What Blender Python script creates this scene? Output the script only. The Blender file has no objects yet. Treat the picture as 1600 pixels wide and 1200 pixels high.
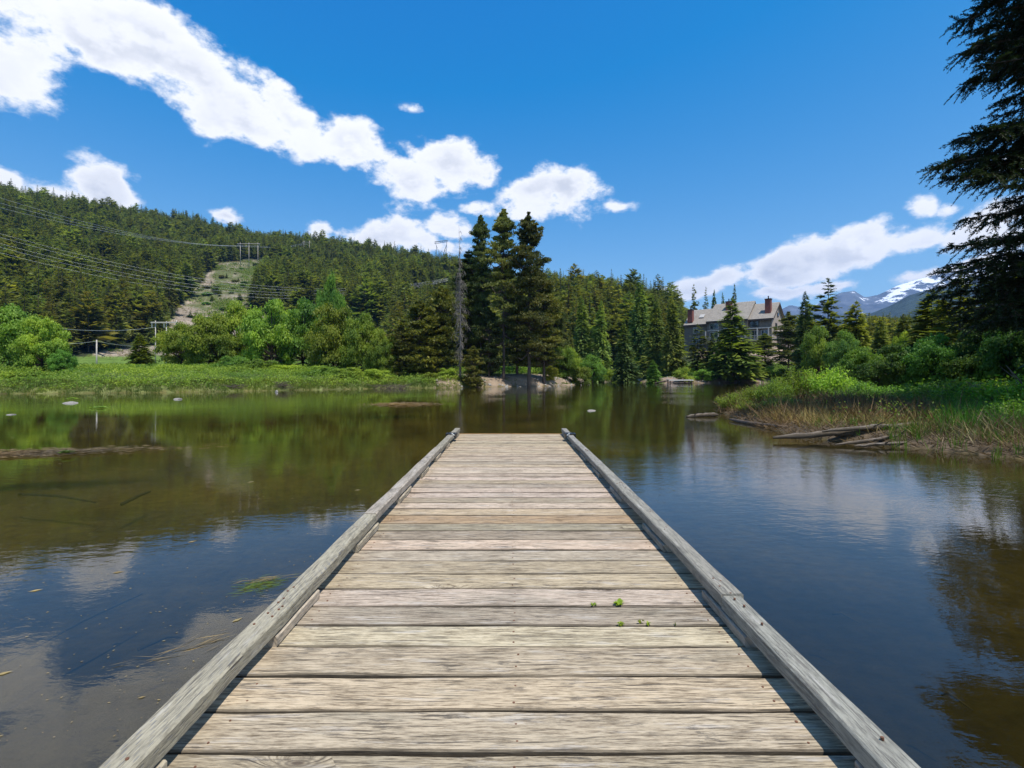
import bpy, math, random
import numpy as np
from mathutils import Vector

random.seed(7)
RNG = np.random.default_rng(11)
SC = bpy.context.scene
COL = SC.collection
R = math.radians

# ------------------------------------------------------------------ camera, light, exposure
FPX, CX, CY, CAMZ = 800.0, 798.0, 586.0, 1.5      # focal length and vanishing point of the photograph (1600x1200)
cam = bpy.data.cameras.new('camera')
cam.sensor_width = 36.0
cam.lens = 18.0
cam.shift_x = (800 - CX) / 1600.0
cam.shift_y = -(600 - CY) / 1600.0
cam.clip_end = 40000
cam.clip_start = 0.05
cam_o = bpy.data.objects.new('camera', cam)
COL.objects.link(cam_o)
cam_o.location = (0, 0, CAMZ)
cam_o.rotation_euler = (R(90), 0, 0)
SC.camera = cam_o

SUN_DIR = Vector((0.27, -0.32, 1.0)).normalized()   # towards the sun
SUN_EL = math.asin(SUN_DIR.z)
SUN_AZ = math.atan2(SUN_DIR.x, SUN_DIR.y)
sun = bpy.data.lights.new('sun', 'SUN')
sun.energy = 4.6
sun.angle = R(0.55)
sun.color = (1.0, 0.955, 0.88)
sun_o = bpy.data.objects.new('sun', sun)
COL.objects.link(sun_o)
sun_o.rotation_euler = (-SUN_DIR).to_track_quat('-Z', 'Y').to_euler()

SC.view_settings.view_transform = 'Standard'
SC.view_settings.look = 'None'
SC.view_settings.exposure = 0.30
SC.view_settings.gamma = 1.0
SC.view_settings.use_curve_mapping = False
SC.cycles.max_bounces = 8
SC.cycles.transparent_max_bounces = 12
SC.cycles.diffuse_bounces = 3
SC.cycles.glossy_bounces = 3
SC.cycles.use_denoising = True
SC.cycles.sample_clamp_indirect = 6.0


# ------------------------------------------------------------------ node helpers
class NT:
    def __init__(s, tree):
        s.t = tree; s.n = tree.nodes; s.l = tree.links

    def put(s, sock, v):
        if v is None: return
        if isinstance(v, bpy.types.NodeSocket): s.l.new(v, sock)
        else:
            try: sock.default_value = v
            except Exception: sock.default_value = tuple(v) + (1.0,)

    def math(s, op, a, b=None, c=None, clamp=False):
        m = s.n.new('ShaderNodeMath'); m.operation = op; m.use_clamp = clamp
        s.put(m.inputs[0], a); s.put(m.inputs[1], b); s.put(m.inputs[2], c)
        return m.outputs[0]

    def vmath(s, op, a, b=None, out=0):
        m = s.n.new('ShaderNodeVectorMath'); m.operation = op
        s.put(m.inputs[0], a); s.put(m.inputs[1], b)
        return m.outputs['Value'] if op in ('LENGTH', 'DOT_PRODUCT', 'DISTANCE') else m.outputs[0]

    def scale(s, v, k):
        m = s.n.new('ShaderNodeVectorMath'); m.operation = 'SCALE'
        s.put(m.inputs[0], v); s.put(m.inputs['Scale'], k); return m.outputs[0]

    def sep(s, v):
        m = s.n.new('ShaderNodeSeparateXYZ'); s.put(m.inputs[0], v); return m.outputs

    def comb(s, x, y, z=0.0):
        m = s.n.new('ShaderNodeCombineXYZ'); s.put(m.inputs[0], x); s.put(m.inputs[1], y); s.put(m.inputs[2], z); return m.outputs[0]

    def noise(s, vec, scale=1.0, detail=3.0, rough=0.5, dist=0.0, dims='3D'):
        m = s.n.new('ShaderNodeTexNoise'); m.noise_dimensions = dims
        s.put(m.inputs['Vector'], vec); s.put(m.inputs['Scale'], scale); s.put(m.inputs['Detail'], detail)
        s.put(m.inputs['Roughness'], rough); s.put(m.inputs['Distortion'], dist)
        return m.outputs['Fac'], m.outputs['Color']

    def mr(s, v, a, b, c=0.0, d=1.0, smooth=False):
        m = s.n.new('ShaderNodeMapRange')
        if smooth: m.interpolation_type = 'SMOOTHSTEP'
        s.put(m.inputs[0], v)
        for i, q in enumerate((a, b, c, d)): s.put(m.inputs[i + 1], q)
        return m.outputs[0]

    def mix(s, f, a, b, mode='MIX'):
        m = s.n.new('ShaderNodeMix'); m.data_type = 'RGBA'; m.blend_type = mode
        s.put(m.inputs[0], f)
        s.put(m.inputs[6], a if isinstance(a, bpy.types.NodeSocket) else tuple(a)[:3] + (1,))
        s.put(m.inputs[7], b if isinstance(b, bpy.types.NodeSocket) else tuple(b)[:3] + (1,))
        return m.outputs[2]

    def coord(s, name='Object'):
        return s.n.new('ShaderNodeTexCoord').outputs[name]

    def bump(s, h, strength=0.3, dist=0.01):
        m = s.n.new('ShaderNodeBump'); s.put(m.inputs['Height'], h); m.inputs['Strength'].default_value = strength
        m.inputs['Distance'].default_value = dist; return m.outputs[0]


def material(name):
    m = bpy.data.materials.new(name); m.use_nodes = True
    t = NT(m.node_tree); b = m.node_tree.nodes['Principled BSDF']
    return m, t, b


# ------------------------------------------------------------------ world: Nishita sky with the cumulus of the photograph laid out by azimuth and elevation
def build_world():
    w = bpy.data.worlds.new('World'); SC.world = w; w.use_nodes = True
    t = NT(w.node_tree); t.n.clear()
    sky = t.n.new('ShaderNodeTexSky'); sky.sky_type = 'NISHITA'; sky.sun_disc = False
    sky.sun_elevation = SUN_EL; sky.sun_rotation = SUN_AZ
    sky.altitude = 650; sky.air_density = 1.0; sky.dust_density = 0.35; sky.ozone_density = 2.2
    # a polarised, deep blue: squeeze the sky's saturation up and its red down
    dirv = t.coord('Generated')
    sx, sy, sz = t.sep(dirv)
    r_, g_, b_ = t.sep(sky.outputs[0])
    lim = lambda v, lo, hi: t.math('MINIMUM', t.math('MAXIMUM', v, lo), hi)
    skyc = t.comb(lim(t.math('MULTIPLY_ADD', r_, 1.52, -1.50), .06, 3.6), lim(t.math('MULTIPLY_ADD', g_, 1.3, -.27), .5, 6.0), lim(t.math('MULTIPLY_ADD', b_, .85, 2.65), 3.0, 8.5))
    az = t.math('ARCTAN2', sx, sy)
    el = t.math('ARCSINE', sz)
    p = t.comb(az, el, 0.0)
    # large soft warp of the layout, so that the ellipses never show
    _, wc = t.noise(dirv, 5.0, 3, 0.55)
    wv = t.scale(t.vmath('SUBTRACT', wc, (0.5, 0.5, 0.5)), 0.07)
    wx, wy, wz = t.sep(wv)
    pw = t.vmath('ADD', p, t.comb(wx, wy, 0.0))

    def ang(px, py):
        x = (px - CX) / FPX; z = (CY - py) / FPX
        return math.atan(x), math.atan(z / math.sqrt(1 + x * x))
    # px, py, half width, half height, rotation (deg, clockwise on the picture), strength
    E = [(20, -20, 220, 90, 5, 1), (180, 60, 190, 95, 10, 1), (330, 130, 150, 78, 28, 1), (390, 165, 120, 52, 32, 1),
         (470, 195, 90, 42, 38, 1), (540, 225, 70, 52, 20, 1), (60, 110, 110, 90, -10, 1),
         (640, 292, 76, 42, 10, 1), (700, 268, 80, 46, 25, 1), (752, 282, 52, 36, 0, .9), (640, 176, 34, 16, 10, .62),
         (830, 303, 76, 44, -2, 1.05), (885, 302, 58, 40, 20, .95), (745, 325, 26, 15, 0, .8),
         (710, 360, 40, 26, 0, .9), (600, 378, 95, 34, 8, 1), (502, 356, 30, 18, 0, .85), (680, 390, 80, 24, 0, .8), (575, 398, 110, 20, 0, .8),
         (165, 292, 62, 42, 38, 1), (120, 330, 90, 40, 20, .8), (345, 342, 32, 16, 10, .75), (8, 282, 40, 26, 10, .8),
         (1450, 326, 42, 25, -8, .85), (1500, 326, 26, 18, 0, .7), (1560, 350, 90, 34, -20, .8), (1600, 250, 70, 40, -10, .7),
         (1330, 394, 175, 42, -13, 1.2), (1235, 420, 120, 36, -14, 1.2), (1120, 440, 90, 26, -10, 1.0), (1420, 380, 110, 34, -12, 1), (1540, 370, 110, 40, -12, .9),
         (1210, 460, 80, 12, -8, .75), (1300, 448, 70, 14, -14, .75), (1480, 425, 130, 20, -10, .8), (960, 323, 26, 10, 5, .5),
         # beyond the frame the broken cumulus carries on
         (-260, 200, 200, 90, 10, 1), (1950, 300, 200, 70, -10, .9), (2300, 450, 200, 60, 0, .9), (-700, 380, 260, 80, 0, .9)]
    extra = [(2.4, .5, .35, .14, .1), (-2.3, .45, .4, .16, -.1), (3.0, .35, .3, .1, 0), (-2.9, .9, .4, .2, .3), (1.7, .75, .3, .12, .2), (-1.7, .3, .3, .1, 0)]
    f = None
    def add(cx, cy, sxx, syy, rot, st):
        nonlocal f
        m = t.n.new('ShaderNodeMapping'); m.vector_type = 'TEXTURE'
        m.inputs['Location'].default_value = (cx, cy, 0); m.inputs['Rotation'].default_value = (0, 0, rot)
        m.inputs['Scale'].default_value = (sxx, syy, 1)
        t.l.new(pw, m.inputs['Vector'])
        d = t.vmath('LENGTH', m.outputs[0])
        v = t.math('MULTIPLY_ADD', d, -st, st)
        f = v if f is None else t.math('MAXIMUM', f, v)
    for (px, py, rx, ry, rot, st) in E:
        c = ang(px, py); a = R(rot)
        e1 = ang(px + rx * math.cos(a) * .5, py + rx * math.sin(a) * .5); e2 = ang(px + ry * math.sin(a) * .5, py - ry * math.cos(a) * .5)
        v1 = (2 * (e1[0] - c[0]), 2 * (e1[1] - c[1])); v2 = (2 * (e2[0] - c[0]), 2 * (e2[1] - c[1]))
        add(c[0], c[1], math.hypot(*v1) * 1.12, math.hypot(*v2) * 1.06, math.atan2(v1[1], v1[0]), st)
    for e in extra: add(e[0], e[1], e[2], e[3], e[4], 1)
    nv = t.vmath('MULTIPLY', dirv, (1, 1, 1.6))
    n1, _ = t.noise(nv, 9.0, 10, 0.60)
    off = t.vmath('ADD', nv, tuple(Vector((0.5, 0.1, 1.0)).normalized() * 0.022))
    n2, _ = t.noise(off, 9.0, 5, 0.56)
    nf, _ = t.noise(nv, 34.0, 6, 0.62)
    dens = t.math('ADD', t.math('ADD', f, t.math('MULTIPLY', t.math('SUBTRACT', n1, 0.5), 2.9)), t.math('MULTIPLY', t.math('SUBTRACT', nf, 0.5), 0.55))
    cov = t.mr(dens, 0.02, 0.50, 0, 1, True)
    thick = t.mr(dens, 0.35, 1.0, 0, 1, True)
    rel = t.mr(t.math('SUBTRACT', n1, n2), -0.09, 0.07, 0, 1, True)
    # lit edges white, thick undersides a soft blue grey
    nb, _ = t.noise(dirv, 3.2, 3, 0.5)
    shade = t.math('MULTIPLY', thick, t.math('SUBTRACT', 1.0, rel))
    shade = t.math('ADD', t.math('MULTIPLY', shade, 0.50), t.math('MULTIPLY', thick, t.mr(nb, .42, .65, 0, .42, True)), clamp=True)
    cc = t.mix(shade, (9.6, 9.6, 9.7), (5.6, 5.9, 6.6))
    cc = t.mix(t.mr(cov, 0, .9), (7.0, 8.0, 9.2), cc)
    final = t.mix(t.math('MULTIPLY', cov, 0.97), skyc, cc)
    bg = t.n.new('ShaderNodeBackground'); bg.inputs['Strength'].default_value = 0.10
    t.l.new(final, bg.inputs['Color'])
    out = t.n.new('ShaderNodeOutputWorld'); t.l.new(bg.outputs[0], out.inputs['Surface'])


build_world()


# ------------------------------------------------------------------ object helpers
def tag(o, label=None, cat=None, group=None, kind=None):
    if label: o['label'] = label
    if cat: o['category'] = cat
    if group: o['group'] = group
    if kind: o['kind'] = kind
    return o


def empty(name, loc=(0, 0, 0), rz=0.0, label=None, cat=None, group=None):
    o = bpy.data.objects.new(name, None); COL.objects.link(o)
    o.location = loc; o.rotation_euler = (0, 0, rz); o.empty_display_size = 0.3
    return tag(o, label, cat, group)


def link(name, me, parent=None, mats=None):
    o = bpy.data.objects.new(name, me); COL.objects.link(o)
    if mats:
        for m in (mats if isinstance(mats, (list, tuple)) else [mats]): me.materials.append(m)
    if parent is not None: o.parent = parent
    return o


def np_mesh(name, v, f, smooth=False):
    """v (N,3), f (M,k) with one k"""
    v = np.asarray(v, dtype=np.float32); f = np.asarray(f, dtype=np.int32)
    me = bpy.data.meshes.new(name); k = f.shape[1]
    me.vertices.add(len(v)); me.vertices.foreach_set('co', v.ravel())
    me.loops.add(f.size); me.loops.foreach_set('vertex_index', f.ravel())
    me.polygons.add(len(f)); me.polygons.foreach_set('loop_start', np.arange(0, f.size, k, dtype=np.int32))
    me.polygons.foreach_set('loop_total', np.full(len(f), k, dtype=np.int32))
    if smooth: me.polygons.foreach_set('use_smooth', np.ones(len(f), dtype=bool))
    me.update(calc_edges=True)
    return me


class MB:
    def __init__(s): s.v = []; s.f = []; s.mi = []; s.m = 0

    def box(s, x0, x1, y0, y1, z0, z1, bev=0.0):
        i = len(s.v)
        if bev <= 0:
            s.v += [(x0, y0, z0), (x1, y0, z0), (x1, y1, z0), (x0, y1, z0), (x0, y0, z1), (x1, y0, z1), (x1, y1, z1), (x0, y1, z1)]
            q = [(0, 3, 2, 1), (4, 5, 6, 7), (0, 1, 5, 4), (1, 2, 6, 5), (2, 3, 7, 6), (3, 0, 4, 7)]
        else:
            b = bev
            ring = lambda z, d: [(x0 + d, y0 + d, z), (x1 - d, y0 + d, z), (x1 - d, y1 - d, z), (x0 + d, y1 - d, z)]
            s.v += ring(z0, b) + ring(z0 + b, 0) + ring(z1 - b, 0) + ring(z1, b)
            q = [(3, 2, 1, 0), (12, 13, 14, 15)]
            for k in range(3):
                for j in range(4):
                    a = 4 * k + j; c = 4 * k + (j + 1) % 4
                    q.append((a, c, c + 4, a + 4))
        for a in q: s.f.append(tuple(i + j for j in a)); s.mi.append(s.m)
        return s

    def poly(s, pts):
        i = len(s.v); s.v += [tuple(p) for p in pts]; s.f.append(tuple(range(i, i + len(pts)))); s.mi.append(s.m); return s

    def prism(s, pts, vec):
        """closed polygon pts extruded by vec"""
        n = len(pts); i = len(s.v); vec = Vector(vec)
        s.v += [tuple(p) for p in pts] + [tuple(Vector(p) + vec) for p in pts]
        s.f.append(tuple(i + j for j in reversed(range(n)))); s.f.append(tuple(i + n + j for j in range(n))); s.mi += [s.m, s.m]
        for j in range(n):
            k = (j + 1) % n; s.f.append((i + j, i + k, i + n + k, i + n + j)); s.mi.append(s.m)
        return s

    def tube(s, pts, rads, n=6, cap=True):
        pts = [Vector(p) for p in pts]
        if not isinstance(rads, (list, tuple)): rads = [rads] * len(pts)
        i0 = len(s.v)
        for k, p in enumerate(pts):
            d = (pts[min(k + 1, len(pts) - 1)] - pts[max(k - 1, 0)])
            d = d.normalized() if d.length > 1e-9 else Vector((0, 0, 1))
            a = d.cross(Vector((0, 0, 1)))
            if a.length < .05: a = d.cross(Vector((1, 0, 0)))
            a.normalize(); b = d.cross(a).normalized()
            for j in range(n):
                th = 2 * math.pi * j / n
                s.v.append(tuple(p + (a * math.cos(th) + b * math.sin(th)) * rads[k]))
        for k in range(len(pts) - 1):
            for j in range(n):
                q = i0 + k * n
                s.f.append((q + j, q + (j + 1) % n, q + n + (j + 1) % n, q + n + j)); s.mi.append(s.m)
        if cap:
            s.f.append(tuple(i0 + j for j in reversed(range(n)))); s.f.append(tuple(i0 + (len(pts) - 1) * n + j for j in range(n))); s.mi += [s.m, s.m]
        return s

    def mesh(s, name, smooth=False):
        me = bpy.data.meshes.new(name); me.from_pydata(s.v, [], s.f); me.update()
        me.polygons.foreach_set('material_index', s.mi)
        if smooth: me.polygons.foreach_set('use_smooth', [True] * len(s.f))
        return me

    def build(s, name, mats, parent=None, smooth=False):
        return link(name, s.mesh(name, smooth), parent, mats)


# ------------------------------------------------------------------ terrain function
def fbm(x, y, s=1.0, octv=4, seed=0):
    """cheap smooth value noise, vectorised"""
    x = np.asarray(x, float) * s; y = np.asarray(y, float) * s; tot = 0; amp = 1; nrm = 0
    for o in range(octv):
        xi = np.floor(x).astype(np.int64); yi = np.floor(y).astype(np.int64); fx = x - xi; fy = y - yi
        fx = fx * fx * (3 - 2 * fx); fy = fy * fy * (3 - 2 * fy)
        def h(a, b):
            n = (a * 374761393 + b * 668265263 + (seed + o) * 1442695041) & 0xffffffff
            n = ((n ^ (n >> 13)) * 1274126177) & 0xffffffff
            return ((n ^ (n >> 16)) & 0xffff) / 65535.0
        v = (h(xi, yi) * (1 - fx) + h(xi + 1, yi) * fx) * (1 - fy) + (h(xi, yi + 1) * (1 - fx) + h(xi + 1, yi + 1) * fx) * fy
        tot = tot + amp * v; nrm += amp; amp *= .5; x = x * 2.03 + 7.1; y = y * 2.03 + 3.7
    return tot / nrm


LAKE = [(10.8, -9), (10.6, 3), (9.3, 8.6), (8.2, 10.5), (6.9, 12.3), (7.2, 14.0), (7.35, 15.5), (7.75, 17.6), (8.6, 21), (10.6, 25), (14, 31), (24, 42), (40, 62),
        (52, 84), (54, 97), (47, 99), (41, 97), (34, 96), (30, 99), (28.5, 112), (30, 128), (24, 134), (18, 124), (15.5, 100), (13.5, 88), (9.5, 76), (5, 69), (0, 66.5),
        (-4, 64), (-7.3, 60.5), (-14, 57), (-19.5, 52), (-24, 48.5), (-29.4, 44), (-40, 41), (-60, 38), (-90, 30), (-95, 0), (-70, -25), (-20, -14), (-5, -8)]
LP = np.array(LAKE, float)


def lake_sd(x, y):
    """negative inside the lake"""
    x = np.asarray(x, float); y = np.asarray(y, float); sh = x.shape; x = x.ravel(); y = y.ravel()
    best = np.full(x.shape, 1e18); inside = np.zeros(x.shape, bool)
    n = len(LP)
    for i in range(n):
        ax, ay = LP[i]; bx, by = LP[(i + 1) % n]
        dx, dy = bx - ax, by - ay
        tt = np.clip(((x - ax) * dx + (y - ay) * dy) / (dx * dx + dy * dy), 0, 1)
        best = np.minimum(best, (x - ax - tt * dx) ** 2 + (y - ay - tt * dy) ** 2)
        c = ((ay > y) != (by > y))
        with np.errstate(divide='ignore', invalid='ignore'):
            xc = ax + (y - ay) / (dy if dy else 1e-9) * dx
        inside ^= c & (x < xc)
    d = np.sqrt(best)
    return np.where(inside, -d, d).reshape(sh)


# picture column, row of the tree tops on the ridge, distance of the ridge, foot of the slope
RIDGE = np.array([(-700, 300, 800, 220), (-400, 262, 800, 200), (0, 287, 800, 190), (60, 302, 800, 190), (150, 320, 790, 190), (200, 331, 780, 190), (265, 344, 770, 190),
                  (330, 350, 760, 190), (400, 358, 740, 185), (520, 376, 720, 180), (600, 386, 700, 175), (700, 403, 640, 165), (760, 416, 580, 155),
                  (870, 431, 500, 135), (930, 438, 470, 130), (1000, 444, 430, 135), (1060, 462, 400, 140), (1100, 490, 390, 150), (1160, 520, 390, 170),
                  (1300, 525, 390, 200), (1400, 498, 380, 200), (1500, 480, 380, 160), (1600, 470, 380, 150), (1900, 470, 380, 150), (2600, 500, 380, 150)], float)
R_AZ = np.arctan((RIDGE[:, 0] - CX) / FPX)
TREE_H = 19.0
R_Z = 1.5 + (CY - RIDGE[:, 1]) / FPX * RIDGE[:, 2] * np.cos(R_AZ) - TREE_H * np.array([1.0] * 13 + [1.0] * 12)


def ground(x, y, rough=True):
    x = np.asarray(x, float); y = np.asarray(y, float)
    sd = lake_sd(x, y)
    r = np.hypot(x, y); az = np.arctan2(x, y)
    front = np.clip((1.9 - np.abs(az)) / 0.6, 0, 1)
    zr = np.interp(az, R_AZ, R_Z); rr = np.interp(az, R_AZ, RIDGE[:, 2]); ff = np.interp(az, R_AZ, RIDGE[:, 3])
    zr = np.maximum(zr, 3.0)
    t = (r - ff) / (rr - ff)
    g = np.where(t < 0, 0, np.where(t < 1, t, 1))
    g = np.where(t < .12, g * g / .24, g - .06)          # a soft foot
    g = np.maximum(g, 0) / .94
    g = g - 0.55 * np.clip((t - 1.04) / 1.2, 0, 1) ** 1.2 * (t > 1.04)
    hill = (zr - 2.0) * g * front
    # shore and meadow
    pen = np.clip((x - 3) / 4, 0, 1) * np.clip((50 - y) / 15, 0, 1)
    amp = 1.75 - 1.42 * pen
    steep = np.where((x > -9) & (x < 16) & (y > 50), 2.2, 5.0)
    steep = np.where(pen > .5, 1.1, steep)
    land = .06 + amp * (1 - np.exp(-np.maximum(sd, 0) / steep)) + np.clip(sd - 8, 0, 150) * 0.016
    land = np.where(sd < 1.0, np.minimum(land, .02 + np.maximum(sd, 0) * .35), land)
    bed = -np.minimum(.62, np.abs(sd) * .22) - .03
    z = np.where(sd > 0, land + hill * np.clip(sd / 12, 0, 1), bed)
    # knoll the house stands on
    kd = np.hypot((x - 61) / 30, (y - 136) / 30)
    z = z + np.where(sd > 0, 7.0 * np.exp(-np.maximum(kd - .15, 0) ** 2 * 2.6) * np.clip(sd / 10, 0, 1), 0)
    if rough:
        n = fbm(x, y, 1.3, 3, 3) - .5; n2 = fbm(x, y, .06, 3, 9) - .5; n3 = fbm(x, y, .012, 3, 5) - .5
        z = z + np.where(sd > 0, n * .16 * np.clip(sd / .6, .15, 1), n * .10) + np.where(sd > 0, n2 * 1.4 * np.clip(sd / 40, 0, 1) + n3 * 34 * np.clip((r - ff) / 250, 0, 1) * front * np.clip(zr / 60, 0, 1), 0)
        z = np.where(sd > 0.05, np.maximum(z, .02), z)
    return z


def gz(x, y): return float(ground(np.array([x]), np.array([y]))[0])
def at(px, Y): return ((px - CX) / FPX * Y, Y)
def proj(x, y, z): return CX + x / y * FPX, CY - (z - CAMZ) / y * FPX
def hit(px, py, d0=20, d1=900):
    """where the line of sight of a picture point meets the ground"""
    Y = np.concatenate([np.arange(d0, 200, .5), np.arange(200, d1, 2)]); X = (px - CX) / FPX * Y
    z = ground(X, Y); zl = CAMZ + (CY - py) / FPX * Y
    k = np.argmax(z > zl)
    return (float(X[k]), float(Y[k]), float(z[k])) if (z > zl).any() else (float(X[-1]), float(Y[-1]), float(z[-1]))


def in_poly(px, py, poly):
    ins = np.zeros(np.shape(px), bool); n = len(poly)
    for i in range(n):
        ax, ay = poly[i]; bx, by = poly[(i + 1) % n]
        c = ((ay > py) != (by > py)); ins ^= c & (px < ax + (py - ay) / ((by - ay) or 1e-9) * (bx - ax))
    return ins


CLEARING = [(340, 410), (420, 405), (428, 432), (398, 455), (392, 486), (470, 505), (600, 525), (600, 640), (-300, 640), (-300, 557), (135, 557), (165, 547), (250, 540), (262, 503), (300, 455)]
CLEAR2 = [(645, 462), (708, 460), (706, 496), (640, 498)]


# ------------------------------------------------------------------ materials
def leaf_material(name, c1, c2, trans=0.35, rough=0.55, hue=0.0):
    m, t, b = material(name); t.n.remove(b); out = t.n['Material Output']
    geo = t.n.new('ShaderNodeNewGeometry'); oi = t.n.new('ShaderNodeObjectInfo')
    isl = geo.outputs['Random Per Island']
    c = t.mix(isl, c1, c2)
    n, _ = t.noise(t.coord('Object'), .9, 2, .5)
    c = t.mix(t.mr(n, .35, .65, 0, .35), c, tuple(q * .65 for q in c1))
    nl, _ = t.noise(geo.outputs['Position'], .22, 3, .6)
    c = t.mix(1.0, c, t.mix(t.mr(nl, .36, .64, 0, 1), (.60, .70, .72), (1.30, 1.20, .85)), 'MULTIPLY')
    c = t.mix(1.0, c, oi.outputs['Color'], 'MULTIPLY')
    v = t.mr(oi.outputs['Random'], 0, 1, .70, 1.35)
    hs = t.n.new('ShaderNodeHueSaturation'); t.l.new(c, hs.inputs['Color']); t.l.new(v, hs.inputs['Value'])
    t.l.new(t.mr(oi.outputs['Random'], 0, 1, .494, .522), hs.inputs['Hue']); c = hs.outputs[0]
    p = t.n.new('ShaderNodeBsdfPrincipled'); t.l.new(c, p.inputs['Base Color']); p.inputs['Roughness'].default_value = rough
    p.inputs['Specular IOR Level'].default_value = .25
    tr = t.n.new('ShaderNodeBsdfTranslucent'); t.l.new(t.mix(1.0, c, (1.25, 1.25, .6), 'MULTIPLY'), tr.inputs['Color'])
    mx = t.n.new('ShaderNodeMixShader'); mx.inputs[0].default_value = trans
    t.l.new(p.outputs[0], mx.inputs[1]); t.l.new(tr.outputs[0], mx.inputs[2]); t.l.new(mx.outputs[0], out.inputs['Surface'])
    return m


def plain(name, col, rough=.7, var=.3, scale=6.0, metal=0.0, bump=.0, stretch=(1, 1, 1)):
    m, t, b = material(name)
    n, _ = t.noise(t.vmath('MULTIPLY', t.coord('Object'), stretch), scale, 5, .6)
    k = t.mr(n, .3, .7, 1 - var, 1 + var)
    c = t.scale(tuple(col), k)
    t.l.new(c, b.inputs['Base Color']); b.inputs['Roughness'].default_value = rough; b.inputs['Metallic'].default_value = metal
    if bump: t.l.new(t.bump(n, bump, .02), b.inputs['Normal'])
    return m


M = {}
M['fir'] = leaf_material('fir needles', (.135, .162, .044), (.262, .280, .083), .40)
M['pine'] = leaf_material('pine needles', (.105, .125, .034), (.225, .220, .070), .36)
M['leaf'] = leaf_material('broad leaves', (.150, .235, .034), (.320, .410, .095), .48)
M['grass'] = leaf_material('grass blades', (.12, .20, .03), (.27, .33, .085), .35)
M['dry'] = leaf_material('dry stems', (.30, .22, .13), (.50, .40, .26), .15)
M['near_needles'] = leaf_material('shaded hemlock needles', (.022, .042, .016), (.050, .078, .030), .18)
M['bark'] = plain('bark', (.085, .062, .045), .9, .4, 9, bump=.5, stretch=(1, 1, .25))
M['dead_bark'] = plain('weathered dead wood', (.17, .15, .13), .9, .35, 9, bump=.4, stretch=(1, 1, .2))
M['rock'] = plain('rock', (.25, .23, .20), .85, .35, 5, bump=.6)


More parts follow.
